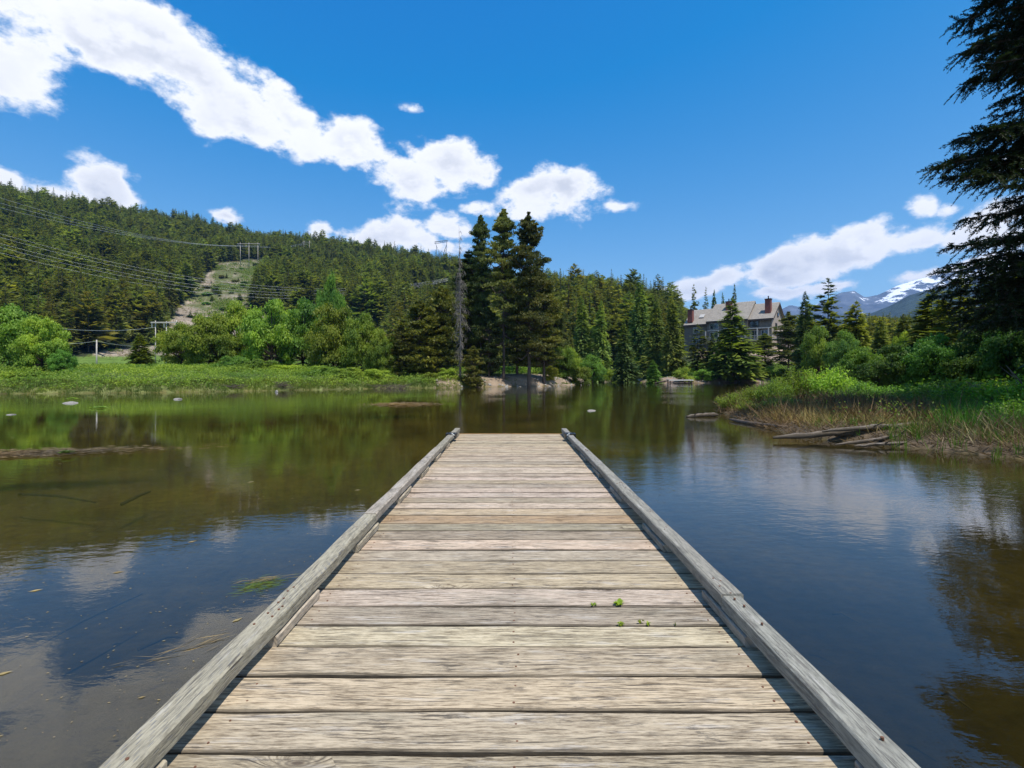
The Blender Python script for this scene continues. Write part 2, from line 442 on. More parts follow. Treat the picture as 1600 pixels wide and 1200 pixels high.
def wood_material(name, light, dark, axis=0, knots=True, incised=False, grey=0.0, fine=1.0):
    m, t, b = material(name)
    oi = t.n.new('ShaderNodeObjectInfo'); rnd = oi.outputs['Random']
    co = t.coord('Object'); x, y, z = t.sep(co)
    if axis == 1: x, y = y, x
    y = t.math('ADD', y, t.math('MULTIPLY', z, .7))
    x = t.math('ADD', x, t.math('MULTIPLY', rnd, 537.0)); yo = t.math('ADD', y, t.math('MULTIPLY', rnd, 271.0))
    # slow wander of the grain
    w, _ = t.noise(t.comb(t.math('MULTIPLY', x, 1.3), t.math('MULTIPLY', yo, 5.0)), 1.0, 2, .5)
    wan = t.math('MULTIPLY', t.math('SUBTRACT', w, .5), .022)
    vo = t.n.new('ShaderNodeTexVoronoi'); vo.voronoi_dimensions = '2D'; vo.inputs['Scale'].default_value = 1.0
    t.l.new(t.comb(t.math('MULTIPLY', x, 2.3), t.math('MULTIPLY', yo, 6.5)), vo.inputs['Vector'])
    kd = vo.outputs['Distance']; gate = t.math('GREATER_THAN', t.sep(vo.outputs['Color'])[0], .90 if knots else 2.0)
    kin = t.math('MULTIPLY', t.mr(kd, .0, .42, 1, 0, True), gate)
    yg = t.math('ADD', t.math('ADD', yo, wan), t.math('MULTIPLY', kin, .055))
    # growth rings: cathedral grain where the wander bends it
    rings = t.math('SINE', t.math('MULTIPLY', t.math('ADD', yg, t.math('MULTIPLY', t.math('SUBTRACT', w, .5), .09)), 430.0))
    rstr, _ = t.noise(t.comb(t.math('MULTIPLY', x, .9), t.math('MULTIPLY', yo, 3.0)), 1.0, 2, .5)
    rw = t.mr(rstr, .47, .66, .05, .60, True)
    f1, _ = t.noise(t.comb(t.math('MULTIPLY', x, 20.0), t.math('MULTIPLY', yg, 230.0 * fine)), 1.0, 5, .72)
    f2, _ = t.noise(t.comb(t.math('MULTIPLY', x, 7.0), t.math('MULTIPLY', yg, 80.0 * fine)), 1.0, 6, .70)
    f3, _ = t.noise(t.comb(t.math('MULTIPLY', x, 3.0), t.math('MULTIPLY', yo, 11.0)), 1.0, 4, .6)
    fib = t.math('ADD', t.math('MULTIPLY', f1, .5), t.math('MULTIPLY', f2, .5))
    k = t.mr(fib, .40, .55, 0, 1)
    k = t.math('ADD', k, t.math('MULTIPLY', rings, t.math('MULTIPLY', rw, .42)))
    k = t.math('ADD', k, t.math('MULTIPLY', t.math('SUBTRACT', f3, .5), 1.1), clamp=True)
    c = t.mix(k, dark, light)
    # per board tone: yellowish, pinkish, greenish, whitish
    tone = t.n.new('ShaderNodeValToRGB'); cr = tone.color_ramp
    cols = [(.92, .91, .80), (1.08, .98, .92), (.80, .79, .70), (1.14, 1.07, 1.02), (.94, .94, .82), (1.02, .92, .84)]
    while len(cr.elements) < len(cols): cr.elements.new(.5)
    for i, q in enumerate(cols): cr.elements[i].position = i / (len(cols) - 1); cr.elements[i].color = q + (1,)
    t.l.new(t.math('FRACT', t.math('MULTIPLY', rnd, 7.31)), tone.inputs[0])
    c = t.mix(1.0, c, tone.outputs[0], 'MULTIPLY')
    c = t.mix(1.0, c, oi.outputs['Color'], 'MULTIPLY')
    # green-grey weathering, silvered patches
    f4, _ = t.noise(t.comb(t.math('MULTIPLY', x, 1.6), t.math('MULTIPLY', yo, 5.0), 3.0), 1.0, 4, .65)
    c = t.mix(t.mr(f4, .52, .70, 0, .42, True), c, (.25, .225, .165))
    f5, _ = t.noise(t.comb(t.math('MULTIPLY', x, 3.2), t.math('MULTIPLY', yo, 24.0), 9.0), 1.0, 5, .7)
    c = t.mix(t.mr(f5, .54, .68, 0, .42, True), c, (.56, .515, .46))
    # dark specks and drying cracks
    f6, _ = t.noise(t.comb(t.math('MULTIPLY', x, 5.0), t.math('MULTIPLY', yg, 120.0), 5.0), 1.0, 3, .6)
    f7, _ = t.noise(t.comb(t.math('MULTIPLY', x, 1.1), t.math('MULTIPLY', yo, 6.0), 15.0), 1.0, 3, .6)
    crack = t.math('MULTIPLY', t.mr(f6, .57, .62, 0, 1, True), t.mr(f7, .40, .58, .12, 1, True))
    c = t.mix(t.math('MULTIPLY', crack, .85), c, (.060, .048, .036))
    fa, _ = t.noise(t.comb(t.math('MULTIPLY', x, 9.0), t.math('MULTIPLY', yo, 38.0), 55.0), 1.0, 5, .72)
    fb_, _ = t.noise(t.comb(t.math('MULTIPLY', x, 1.9), t.math('MULTIPLY', yo, 7.0), 65.0), 1.0, 2, .5)
    c = t.mix(t.math('MULTIPLY', t.mr(fa, .54, .64, 0, .75, True), t.mr(fb_, .50, .60, 0, 1)), c, (.10, .085, .068))
    f8, _ = t.noise(t.comb(t.math('MULTIPLY', x, 1.1), t.math('MULTIPLY', yg, 55.0), 31.0), 1.0, 3, .55)
    f9, _ = t.noise(t.comb(t.math('MULTIPLY', x, 2.2), t.math('MULTIPLY', yo, 9.0), 41.0), 1.0, 2, .5)
    chk = t.math('MULTIPLY', t.mr(t.math('ABSOLUTE', t.math('SUBTRACT', f8, .5)), .004, .016, 1, 0), t.mr(f9, .50, .60, 0, 1))
    c = t.mix(t.math('MULTIPLY', chk, .8), c, (.055, .044, .034)); crack = t.math('MAXIMUM', crack, chk)
    if knots:
        ko = t.math('MULTIPLY', t.mr(kd, .03, .065, 1, 0, True), gate)
        kr = t.math('MULTIPLY', t.math('MULTIPLY', t.mr(kd, .07, .24, .7, 0, True), gate), t.mr(t.math('SINE', t.math('MULTIPLY', kd, 110.0)), -1, 1, .2, 1))
        c = t.mix(kr, c, tuple(q * .55 for q in dark)); c = t.mix(t.math('MULTIPLY', ko, .8), c, (.085, .06, .042))
    h = t.math('SUBTRACT', t.math('ADD', t.math('MULTIPLY', f1, .6), t.math('MULTIPLY', f2, .8)), t.math('MULTIPLY', crack, 1.2))
    if incised:
        u = t.math('DIVIDE', y, .0125); row = t.math('FLOOR', u)
        vv = t.math('FRACT', t.math('ADD', t.math('DIVIDE', x, .055), t.math('MULTIPLY', t.math('MODULO', row, 3.0), .37)))
        slit = t.math('MULTIPLY', t.math('LESS_THAN', vv, .38), t.mr(t.math('ABSOLUTE', t.math('SUBTRACT', t.math('FRACT', u), .5)), .08, .2, 1, 0))
        keep, _ = t.noise(t.comb(t.math('MULTIPLY', x, 1.7), t.math('MULTIPLY', yo, 8.0), 22.0), 1.0, 2, .5)
        slit = t.math('MULTIPLY', slit, t.mr(keep, .42, .60, .15, 1))
        c = t.mix(t.math('MULTIPLY', slit, .75), c, (.16, .165, .175))
        h = t.math('SUBTRACT', h, slit)
    if grey: c = t.mix(grey, c, (.30, .295, .27))
    if axis == 0:       # side and bevel faces painted dark, standing in for shade in the gaps
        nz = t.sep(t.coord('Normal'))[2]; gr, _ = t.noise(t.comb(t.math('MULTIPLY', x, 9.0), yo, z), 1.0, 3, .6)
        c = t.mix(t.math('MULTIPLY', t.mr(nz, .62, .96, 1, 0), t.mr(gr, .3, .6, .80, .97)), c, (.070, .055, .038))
    t.l.new(c, b.inputs['Base Color']); b.inputs['Roughness'].default_value = .82; b.inputs['Specular IOR Level'].default_value = .25
    t.l.new(t.bump(h, .55, .004), b.inputs['Normal'])
    return m


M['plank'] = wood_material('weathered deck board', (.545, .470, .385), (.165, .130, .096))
M['rail_left'] = wood_material('silvered incised timber', (.45, .41, .35), (.18, .16, .13), 1, True, True, .12)
M['rail_right'] = wood_material('grey split timber', (.31, .30, .27), (.095, .09, .078), 1, True, False, .25, .7)
M['frame_wood'] = wood_material('dock framing', (.26, .22, .17), (.11, .09, .065), 1, False)
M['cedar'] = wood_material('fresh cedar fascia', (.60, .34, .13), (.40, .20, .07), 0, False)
M['black_metal'] = plain('black painted metal', (.028, .03, .036), .42, .3, 30, .6)
M['rust'] = plain('rusty steel', (.14, .06, .03), .8, .4, 90)


def terrain_material():
    m, t, b = material('ground cover')
    a = t.n.new('ShaderNodeAttribute'); a.attribute_name = 'Col'
    co = t.coord('Object')
    n, _ = t.noise(co, .35, 6, .65); n2, _ = t.noise(co, 7.0, 5, .65)
    c = t.scale(a.outputs['Color'], t.mr(n, .3, .7, .65, 1.35)); c = t.scale(c, t.mr(n2, .3, .7, .6, 1.4))
    t.l.new(c, b.inputs['Base Color']); b.inputs['Roughness'].default_value = .95; b.inputs['Specular IOR Level'].default_value = .1
    t.l.new(t.bump(n2, .6, .06), b.inputs['Normal'])
    return m


def water_material():
    m, t, b = material('lake water'); t.n.remove(b); out = t.n['Material Output']
    co = t.coord('Object')
    # light breeze: patches of ripples among calm water
    a, _ = t.noise(t.vmath('MULTIPLY', co, (1.6, 3.2, 1)), 1.0, 3, .55)
    c, _ = t.noise(t.vmath('MULTIPLY', co, (7, 12, 1)), 1.0, 3, .6)
    d, _ = t.noise(co, .12, 3, .55)
    x, y, z = t.sep(co)
    gust = t.math('MULTIPLY', t.mr(d, .42, .62, .25, 1, True), t.mr(x, -6, 6, .55, 1.25))
    h = t.math('MULTIPLY', t.math('ADD', t.math('MULTIPLY', a, .0044), t.math('MULTIPLY', c, .0034)), gust)
    bm = t.n.new('ShaderNodeBump'); bm.inputs['Strength'].default_value = 1.0; bm.inputs['Distance'].default_value = 1.0
    t.l.new(h, bm.inputs['Height']); nrm = bm.outputs[0]
    fr = t.n.new('ShaderNodeFresnel'); fr.inputs['IOR'].default_value = 1.56; t.l.new(nrm, fr.inputs['Normal'])
    gl = t.n.new('ShaderNodeBsdfGlossy'); gl.inputs['Roughness'].default_value = .025; gl.inputs['Color'].default_value = (.95, .97, 1, 1); t.l.new(nrm, gl.inputs['Normal'])
    tr = t.n.new('ShaderNodeBsdfTransparent'); tr.inputs['Color'].default_value = (.70, .66, .46, 1)
    df = t.n.new('ShaderNodeBsdfDiffuse'); df.inputs['Color'].default_value = (.060, .052, .018, 1)     # silt held in the water
    m1 = t.n.new('ShaderNodeMixShader'); m1.inputs[0].default_value = .12; t.l.new(tr.outputs[0], m1.inputs[1]); t.l.new(df.outputs[0], m1.inputs[2])
    mx = t.n.new('ShaderNodeMixShader'); t.l.new(fr.outputs[0], mx.inputs[0]); t.l.new(m1.outputs[0], mx.inputs[1]); t.l.new(gl.outputs[0], mx.inputs[2])
    t.l.new(mx.outputs[0], out.inputs['Surface'])
    return m


# ------------------------------------------------------------------ the ground sheet, water, far mountains
def build_terrain():
    azs = np.concatenate([np.linspace(-180, -64, 32, endpoint=False), np.linspace(-64, 64, 560, endpoint=False), np.linspace(64, 180, 32, endpoint=False)])
    azs = np.radians(azs)
    rs = [0.4]
    while rs[-1] < 1500: rs.append(rs[-1] * (1.045 if rs[-1] < 4 else 1.0165))
    while rs[-1] < 6000: rs.append(rs[-1] * 1.12)
    rs = np.array(rs)
    A, Rr = np.meshgrid(azs, rs)
    X = Rr * np.sin(A); Y = Rr * np.cos(A)
    Z = ground(X, Y)
    Z = np.where(Rr > 1500, Z * np.exp(-(Rr - 1500) / 1500), Z)
    na, nr = len(azs), len(rs)
    v = np.stack([X.ravel(), Y.ravel(), Z.ravel()], 1)
    i, j = np.meshgrid(np.arange(nr - 1), np.arange(na), indexing='ij')
    a = (i * na + j).ravel(); b = (i * na + (j + 1) % na).ravel()
    f = np.stack([a, b, b + na, a + na], 1)
    c0 = len(v); v = np.vstack([v, [[0, 0, -.6]]])
    me = np_mesh('ground', v, f, True)
    # albedo by what covers the ground
    x, y, z = v[:, 0], v[:, 1], v[:, 2]
    sd = lake_sd(x, y); r = np.hypot(x, y)
    with np.errstate(divide='ignore', invalid='ignore'):
        px = CX + x / np.where(y > 1, y, 1) * FPX; py = CY - (z - CAMZ) / np.where(y > 1, y, 1) * FPX
    col = np.empty((len(v), 3)); col[:] = (.085, .12, .03)                        # meadow
    n = fbm(x, y, .25, 3, 21)
    forest = (r > 120)
    col[forest] = (.035, .042, .020)
    clr = in_poly(px, py, CLEARING) & (y > 60)
    deb = np.stack([.27 + 0 * n, .225 + 0 * n, .175 + 0 * n], 1) * (.45 + 1.1 * fbm(x, y, .35, 3, 77))[:, None]; grn = np.array([.10, .115, .045])
    w = np.clip((fbm(x, y, .09, 5, 31) - .42) * 7 + np.where((px < 335), .6, .0), 0, 1)[:, None]
    col = np.where(clr[:, None] & (py < 556)[:, None], deb * w + grn * (1 - w), col)
    col = np.where((clr & (py >= 556))[:, None], np.array([.11, .17, .035]), col)
    bed = sd < 0
    nb = fbm(x, y, .9, 3, 41)[:, None]
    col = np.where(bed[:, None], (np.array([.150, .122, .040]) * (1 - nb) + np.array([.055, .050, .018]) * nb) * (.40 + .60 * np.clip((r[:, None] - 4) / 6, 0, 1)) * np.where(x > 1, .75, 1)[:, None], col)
    shore = (sd >= 0) & (sd < 1.1)
    col = np.where(shore[:, None], np.array([.20, .15, .095]) * (.7 + .6 * nb), col)
    lsh = (sd >= 0) & (sd < 3) & (x < -8)
    col = np.where(lsh[:, None], np.array([.15, .165, .055]) * (.7 + .6 * nb), col)
    point = (sd >= 0) & (sd < 7) & (x > -9) & (x < 14) & (y > 50) & (y < 90)
    col = np.where(point[:, None], np.array([.33, .25, .175]) * (1 - n[:, None] * .4), col)
    pen = (sd >= 0) & (x > 4) & (y < 50) & (r < 60)
    col = np.where(pen[:, None], np.array([.105, .078, .052]) * (.6 + .8 * nb), col)
    far = (sd >= 0) & (sd < 3.5) & (x > 30) & (y > 80) & (y < 110)
    col = np.where(far[:, None], np.array([.27, .19, .145]), col)
    hs = (np.hypot(x - 60, y - 124) < 14) & (sd > 6)
    col = np.where(hs[:, None], np.array([.30, .225, .18]), col)
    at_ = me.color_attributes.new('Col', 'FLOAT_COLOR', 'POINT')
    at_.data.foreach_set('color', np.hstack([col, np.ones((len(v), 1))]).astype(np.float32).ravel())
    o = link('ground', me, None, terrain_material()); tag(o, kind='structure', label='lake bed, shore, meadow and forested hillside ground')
    w = MB(); w.poly([(-140, -45, 0), (80, -45, 0), (80, 140, 0), (-140, 140, 0)])
    o = w.build('water', water_material()); tag(o, kind='structure', label='calm dark lake with light ripples')


def ridge_mesh(name, prof, Y0, depth, mat, label, rough, seed, ztop_noise):
    """a mountain with real slopes: prof is picture columns and rows of its skyline seen from the lake, at distance Y0"""
    pr = np.array(prof, float); px = np.linspace(pr[0, 0], pr[-1, 0], 260); py = np.interp(px, pr[:, 0], pr[:, 1])
    X = (px - CX) / FPX * Y0; Zt = CAMZ + (CY - py) / FPX * Y0
    s = np.linspace(0, 1, 90)
    S, XX = np.meshgrid(s, X); ZT = np.repeat(Zt[:, None], len(s), 1)
    YY = Y0 - depth * (1 - S)
    XX = XX * (YY / Y0)
    prof_ = S ** 1.15
    n = fbm(XX, YY, rough, 6, seed) - .5; n2 = np.abs(fbm(XX, YY, rough * .55, 6, seed + 3) - .5)
    ZZ = ZT * prof_ + (n * ztop_noise - n2 * ztop_noise * 2.0) * np.sin(np.pi * np.clip(S, 0, 1)) ** .7 + (n * ztop_noise * .16) * S
    # back side
    ns = len(s); v = np.stack([XX.ravel(), YY.ravel(), ZZ.ravel()], 1)
    i, j = np.meshgrid(np.arange(len(X) - 1), np.arange(ns - 1), indexing='ij'); a = (i * ns + j).ravel()
    f = np.stack([a, a + ns, a + ns + 1, a + 1], 1)
    k0 = len(v); back = np.stack([XX[:, -1] * 1.25, YY[:, -1] + depth, np.zeros(len(X))], 1); v = np.vstack([v, back])
    q = np.arange(len(X) - 1); f = np.vstack([f, np.stack([q * ns + ns - 1, (q + 1) * ns + ns - 1, k0 + q + 1, k0 + q], 1)])
    o = link(name, np_mesh(name, v, f, False), None, mat); tag(o, label, kind='structure'); return o


def mountain_materials():
    m, t, b = material('snowy rock')
    co = t.coord('Object'); x, y, z = t.sep(co)
    n, _ = t.noise(co, .0085, 8, .72); n2, _ = t.noise(co, .0027, 5, .6)
    base = t.mix(t.mr(n, .35, .65), (.045, .060, .085), (.13, .15, .19))  # rock tinted blue, distance haze put into its colour
    base = t.mix(t.mr(z, 330, 540, 1, 0), base, (.028, .048, .060))
    g = t.n.new('ShaderNodeNewGeometry'); nz = t.sep(g.outputs['Normal'])[2]
    hgt = t.mr(z, 400, 860, -.60, .18)
    sn = t.math('ADD', t.math('ADD', hgt, t.math('MULTIPLY', t.math('SUBTRACT', n, .5), 3.2)), t.math('MULTIPLY', t.math('SUBTRACT', n2, .5), 1.6))
    c = t.mix(t.mr(sn, .0, .12, 0, 1), base, (.80, .82, .86))
    t.l.new(c, b.inputs['Base Color']); b.inputs['Roughness'].default_value = .9
    m2, t, b = material('distant conifer slope')
    co = t.coord('Object'); n, _ = t.noise(co, .06, 6, .75); n2, _ = t.noise(co, .006, 4, .6)
    c = t.mix(t.mr(n, .35, .65), (.010, .020, .020), (.035, .058, .048)); c = t.scale(c, t.mr(n2, .35, .65, .7, 1.3))
    t.l.new(c, b.inputs['Base Color']); b.inputs['Roughness'].default_value = 1
    t.l.new(t.bump(n, 1.0, 10.0), b.inputs['Normal'])
    return m, m2


build_terrain()
MS, MF = mountain_materials()
ridge_mesh('mountain', [(1080, 575), (1130, 540), (1180, 500), (1215, 486), (1235, 477), (1262, 483), (1290, 470), (1312, 459), (1335, 455), (1352, 466), (1372, 462), (1400, 448), (1430, 438), (1460, 430),
                        (1490, 425), (1540, 410), (1600, 395), (1700, 380), (1850, 400), (2100, 470), (2400, 560)], 4300, 2000, MS, 'blue snow streaked mountain behind the forest', .0018, 5, 200)
ridge_mesh('hill', [(1270, 575), (1310, 522), (1350, 494), (1390, 478), (1420, 462), (1450, 453), (1480, 448), (1550, 440), (1700, 430), (1900, 470), (2100, 560)], 2000, 800, MF,
           'dark blue forested hill in front of the snowy mountain', .003, 15, 60)


# ------------------------------------------------------------------ plants
def kites(base, d, length, width, side):
    """leaf shaped quads: base (N,3), direction d, side vector"""
    L = length[:, None]; W = width[:, None]
    a = base; c = base + d * L
    m = base + d * L * .45
    v = np.stack([a, m + side * W * .5, c, m - side * W * .5], 1).reshape(-1, 3)
    f = np.arange(len(v)).reshape(-1, 4)
    return v, f


def unit(v): return v / np.maximum(np.linalg.norm(v, axis=-1, keepdims=True), 1e-9)


def rand_dirs(rng, n):
    return unit(rng.normal(size=(n, 3)))


def cat(parts):
    vs, fs, o = [], [], 0
    for v, f in parts: vs.append(v); fs.append(f + o); o += len(v)
    return np.vstack(vs), np.vstack(fs)


def conifer_crown(rng, whorls, per, sub, t0=.08, rad=.17, power=.85, droop=.25, lw=.5, tuft=False, irregular=.35, tip=True, leafk=1.0):
    """unit-height crown; rad is its widest radius over the height"""
    n = whorls * per
    t = np.repeat(np.linspace(t0, .985, whorls), per) + rng.normal(0, .008, n); t = np.clip(t, t0 * .9, .992)
    az = rng.uniform(0, 2 * np.pi, n)
    lop = 1 + .25 * np.sin(az + 1.3)
    L = rad * ((1 - t) / (1 - t0)) ** power * (1 - irregular + 2 * irregular * rng.random(n) ** 1.2) * lop + .008
    low = np.clip((t - t0) / .10, 0.35, 1); L = L * low
    dz = -droop + rng.normal(0, .12, n) + .5 * t ** 2
    d = unit(np.stack([np.cos(az), np.sin(az), dz], 1)); base = np.stack([np.zeros(n), np.zeros(n), t], 1)
    out = []
    side0 = unit(np.cross(d, np.array([0, 0, 1.0])))
    for k in range(sub):
        s = (.18 + .82 * rng.random(n)) if k else np.full(n, .05)
        pos = base + d * (L * s)[:, None]; pos[:, 2] -= (L * s ** 2) * .18
        if k == 0:
            v, f = kites(pos, d, L * 1.0, L * lw * .55 * (.7 + .6 * rng.random(n)), unit(side0 + rng.normal(0, .25, (n, 3))))
        elif not tuft:
            sg = np.where(rng.random(n) < .5, -1, 1)[:, None]
            dd = unit(d * .9 + side0 * sg * rng.uniform(.3, 1.0, (n, 1)) + np.array([0, 0, -.12]) + rng.normal(0, .18, (n, 3)))
            ll = L * (1.15 - s) * lw * (.6 + .7 * rng.random(n)) * leafk + .006
            v, f = kites(pos, dd, ll, ll * .42, unit(np.cross(dd, rand_dirs(rng, n) * .5 + np.array([0, 0, 1.0]))))
        else:
            dd = unit(d * .5 + rand_dirs(rng, n) * .9 + np.array([0, 0, .35]))
            pos = pos + rand_dirs(rng, n) * (.10 * L)[:, None]
            ll = (.020 + .012 * rng.random(n)) * leafk
            v, f = kites(pos, dd, ll, ll * .55, unit(np.cross(dd, rand_dirs(rng, n))))
        out.append((v, f))
    if tip:
        tn = 10; b = np.zeros((tn, 3)); b[:, 2] = .96 + .03 * rng.random(tn); dd = unit(rng.normal(0, .35, (tn, 3)) + np.array([0, 0, 1]))
        out.append(kites(b, dd, np.full(tn, .028), np.full(tn, .007), unit(np.cross(dd, rand_dirs(rng, tn)))))
    return cat(out)


def pine_crown(rng, branches, tufts, per, t0, rad, leaf=.016, topk=.55):
    """open lodgepole-like crown: limbs that carry dense clumps of needles"""
    n = branches
    t = np.sort(t0 + (1 - t0) * rng.random(n) ** .9); t = np.clip(t, t0, .985); az = rng.uniform(0, 2 * np.pi, n)
    shape = np.clip(np.minimum(1, ((1 - t) / .32) ** .72) * (.80 + .2 * np.sin(t * 38)), .04, 1) * np.clip((t - t0) / .12 + .45, .45, 1)
    L = rad * shape * (.5 + .65 * rng.random(n))
    d = unit(np.stack([np.cos(az), np.sin(az), rng.normal(.12, .18, n) + .5 * t ** 3], 1)); base = np.stack([0 * t, 0 * t, t], 1)
    # clump centres
    s = np.sqrt(rng.uniform(.10, 1.05, (n, tufts)))
    side = unit(np.cross(d, np.array([0, 0, 1.0])))
    cen = base[:, None] + d[:, None] * (L[:, None] * s)[..., None] + side[:, None] * (rng.normal(0, .16, (n, tufts)) * L[:, None])[..., None]
    cen[..., 2] -= (L[:, None] * s ** 2) * .10; cen = cen.reshape(-1, 3)
    N = len(cen) * per
    c = np.repeat(cen, per, 0) + rng.normal(0, 1, (N, 3)) * np.array([.0075, .0075, .004]) * np.clip(np.repeat(np.repeat(1 - t, tufts), per) * 5 + .15, .2, 1)[:, None]
    dd = unit(rand_dirs(rng, N) + np.array([0, 0, .55])); ll = leaf * (.6 + .8 * rng.random(N)) * np.clip(np.repeat(np.repeat(1 - t, tufts), per) * 7 + .35, .35, 1)
    v, f = kites(c, dd, ll, ll * .5, unit(np.cross(dd, rand_dirs(rng, N))))
    # limbs for the trunk mesh
    limbs = [(tuple(base[i]), tuple(base[i] + d[i] * L[i] * .9)) for i in range(n)]
    return (v, f), limbs


def leafy_crown(rng, lobes, leaves, leaf, flat=.8, bottom=.12, shape='dome'):
    """unit-height, unit-radius crown made of overlapping leafy lobes"""
    C = []
    while len(C) < lobes:
        p = rng.uniform(-1, 1, 3); p[2] = rng.uniform(0, 1)
        rr = math.hypot(p[0], p[1]); lim = math.sqrt(max(0, 1 - (max(p[2] - .35, 0) / .65) ** 2)) if p[2] > .35 else .80 + .2 * p[2] / .35
        if rr < lim * .80 and (rr > lim * .30 or p[2] > .5): C.append(p)
    C = np.array(C); C[:, 2] = bottom + C[:, 2] * (.86 - bottom)
    r = rng.uniform(.16, .34, lobes) * (1 if lobes < 60 else .68)
    k = rng.choice(lobes, leaves, p=(r ** 2) / (r ** 2).sum())
    dv = rand_dirs(rng, leaves); dv[:, 2] = np.where(dv[:, 2] < -.3, -dv[:, 2], dv[:, 2])
    rad = r[k] * (1 - .45 * rng.random(leaves) ** 2.0)
    # lumpy shells
    rad *= 1 + .22 * np.sin(dv[:, 0] * 9 + k) * np.sin(dv[:, 1] * 8 + 2 * k) + .34 * rng.normal(0, .5, leaves)
    p = C[k] + dv * rad[:, None] * np.array([1, 1, flat * .62])
    p[:, 2] = np.maximum(p[:, 2], .02)
    nrm = unit(dv * .7 + np.array([0, 0, .55]) + rand_dirs(rng, leaves) * .75)
    d = unit(np.cross(nrm, rand_dirs(rng, leaves))); side = np.cross(nrm, d)
    ll = leaf * (.6 + .8 * rng.random(leaves))
    v, f = kites(p, d, ll, ll * .72, side)
    return (v, f), C


def trunk_mesh(name, top, r0, bend=.01, limbs=None, lr=.003, seed=0, z0=-.02, n=7):
    rr = random.Random(seed); mb = MB(); pts = []; rad = []
    for i in range(7):
        q = i / 6; pts.append((rr.uniform(-bend, bend) * (q > 0), rr.uniform(-bend, bend) * (q > 0), z0 + (top - z0) * q)); rad.append(r0 * (1 - .86 * q) * (1.35 if i == 0 else 1))
    mb.tube(pts, rad, n)
    for a, b in (limbs or []):
        a = Vector(a); b = Vector(b); mid = (a + b) / 2 + Vector((0, 0, -.15 * (b - a).length * .3))
        mb.tube([a, mid, b], [lr, lr * .7, lr * .25], 3, False)
    return mb.mesh(name, True)


PROTO = {}


def squash(vf, r):
    v, f = vf; v[:, :2] /= r; return v, f


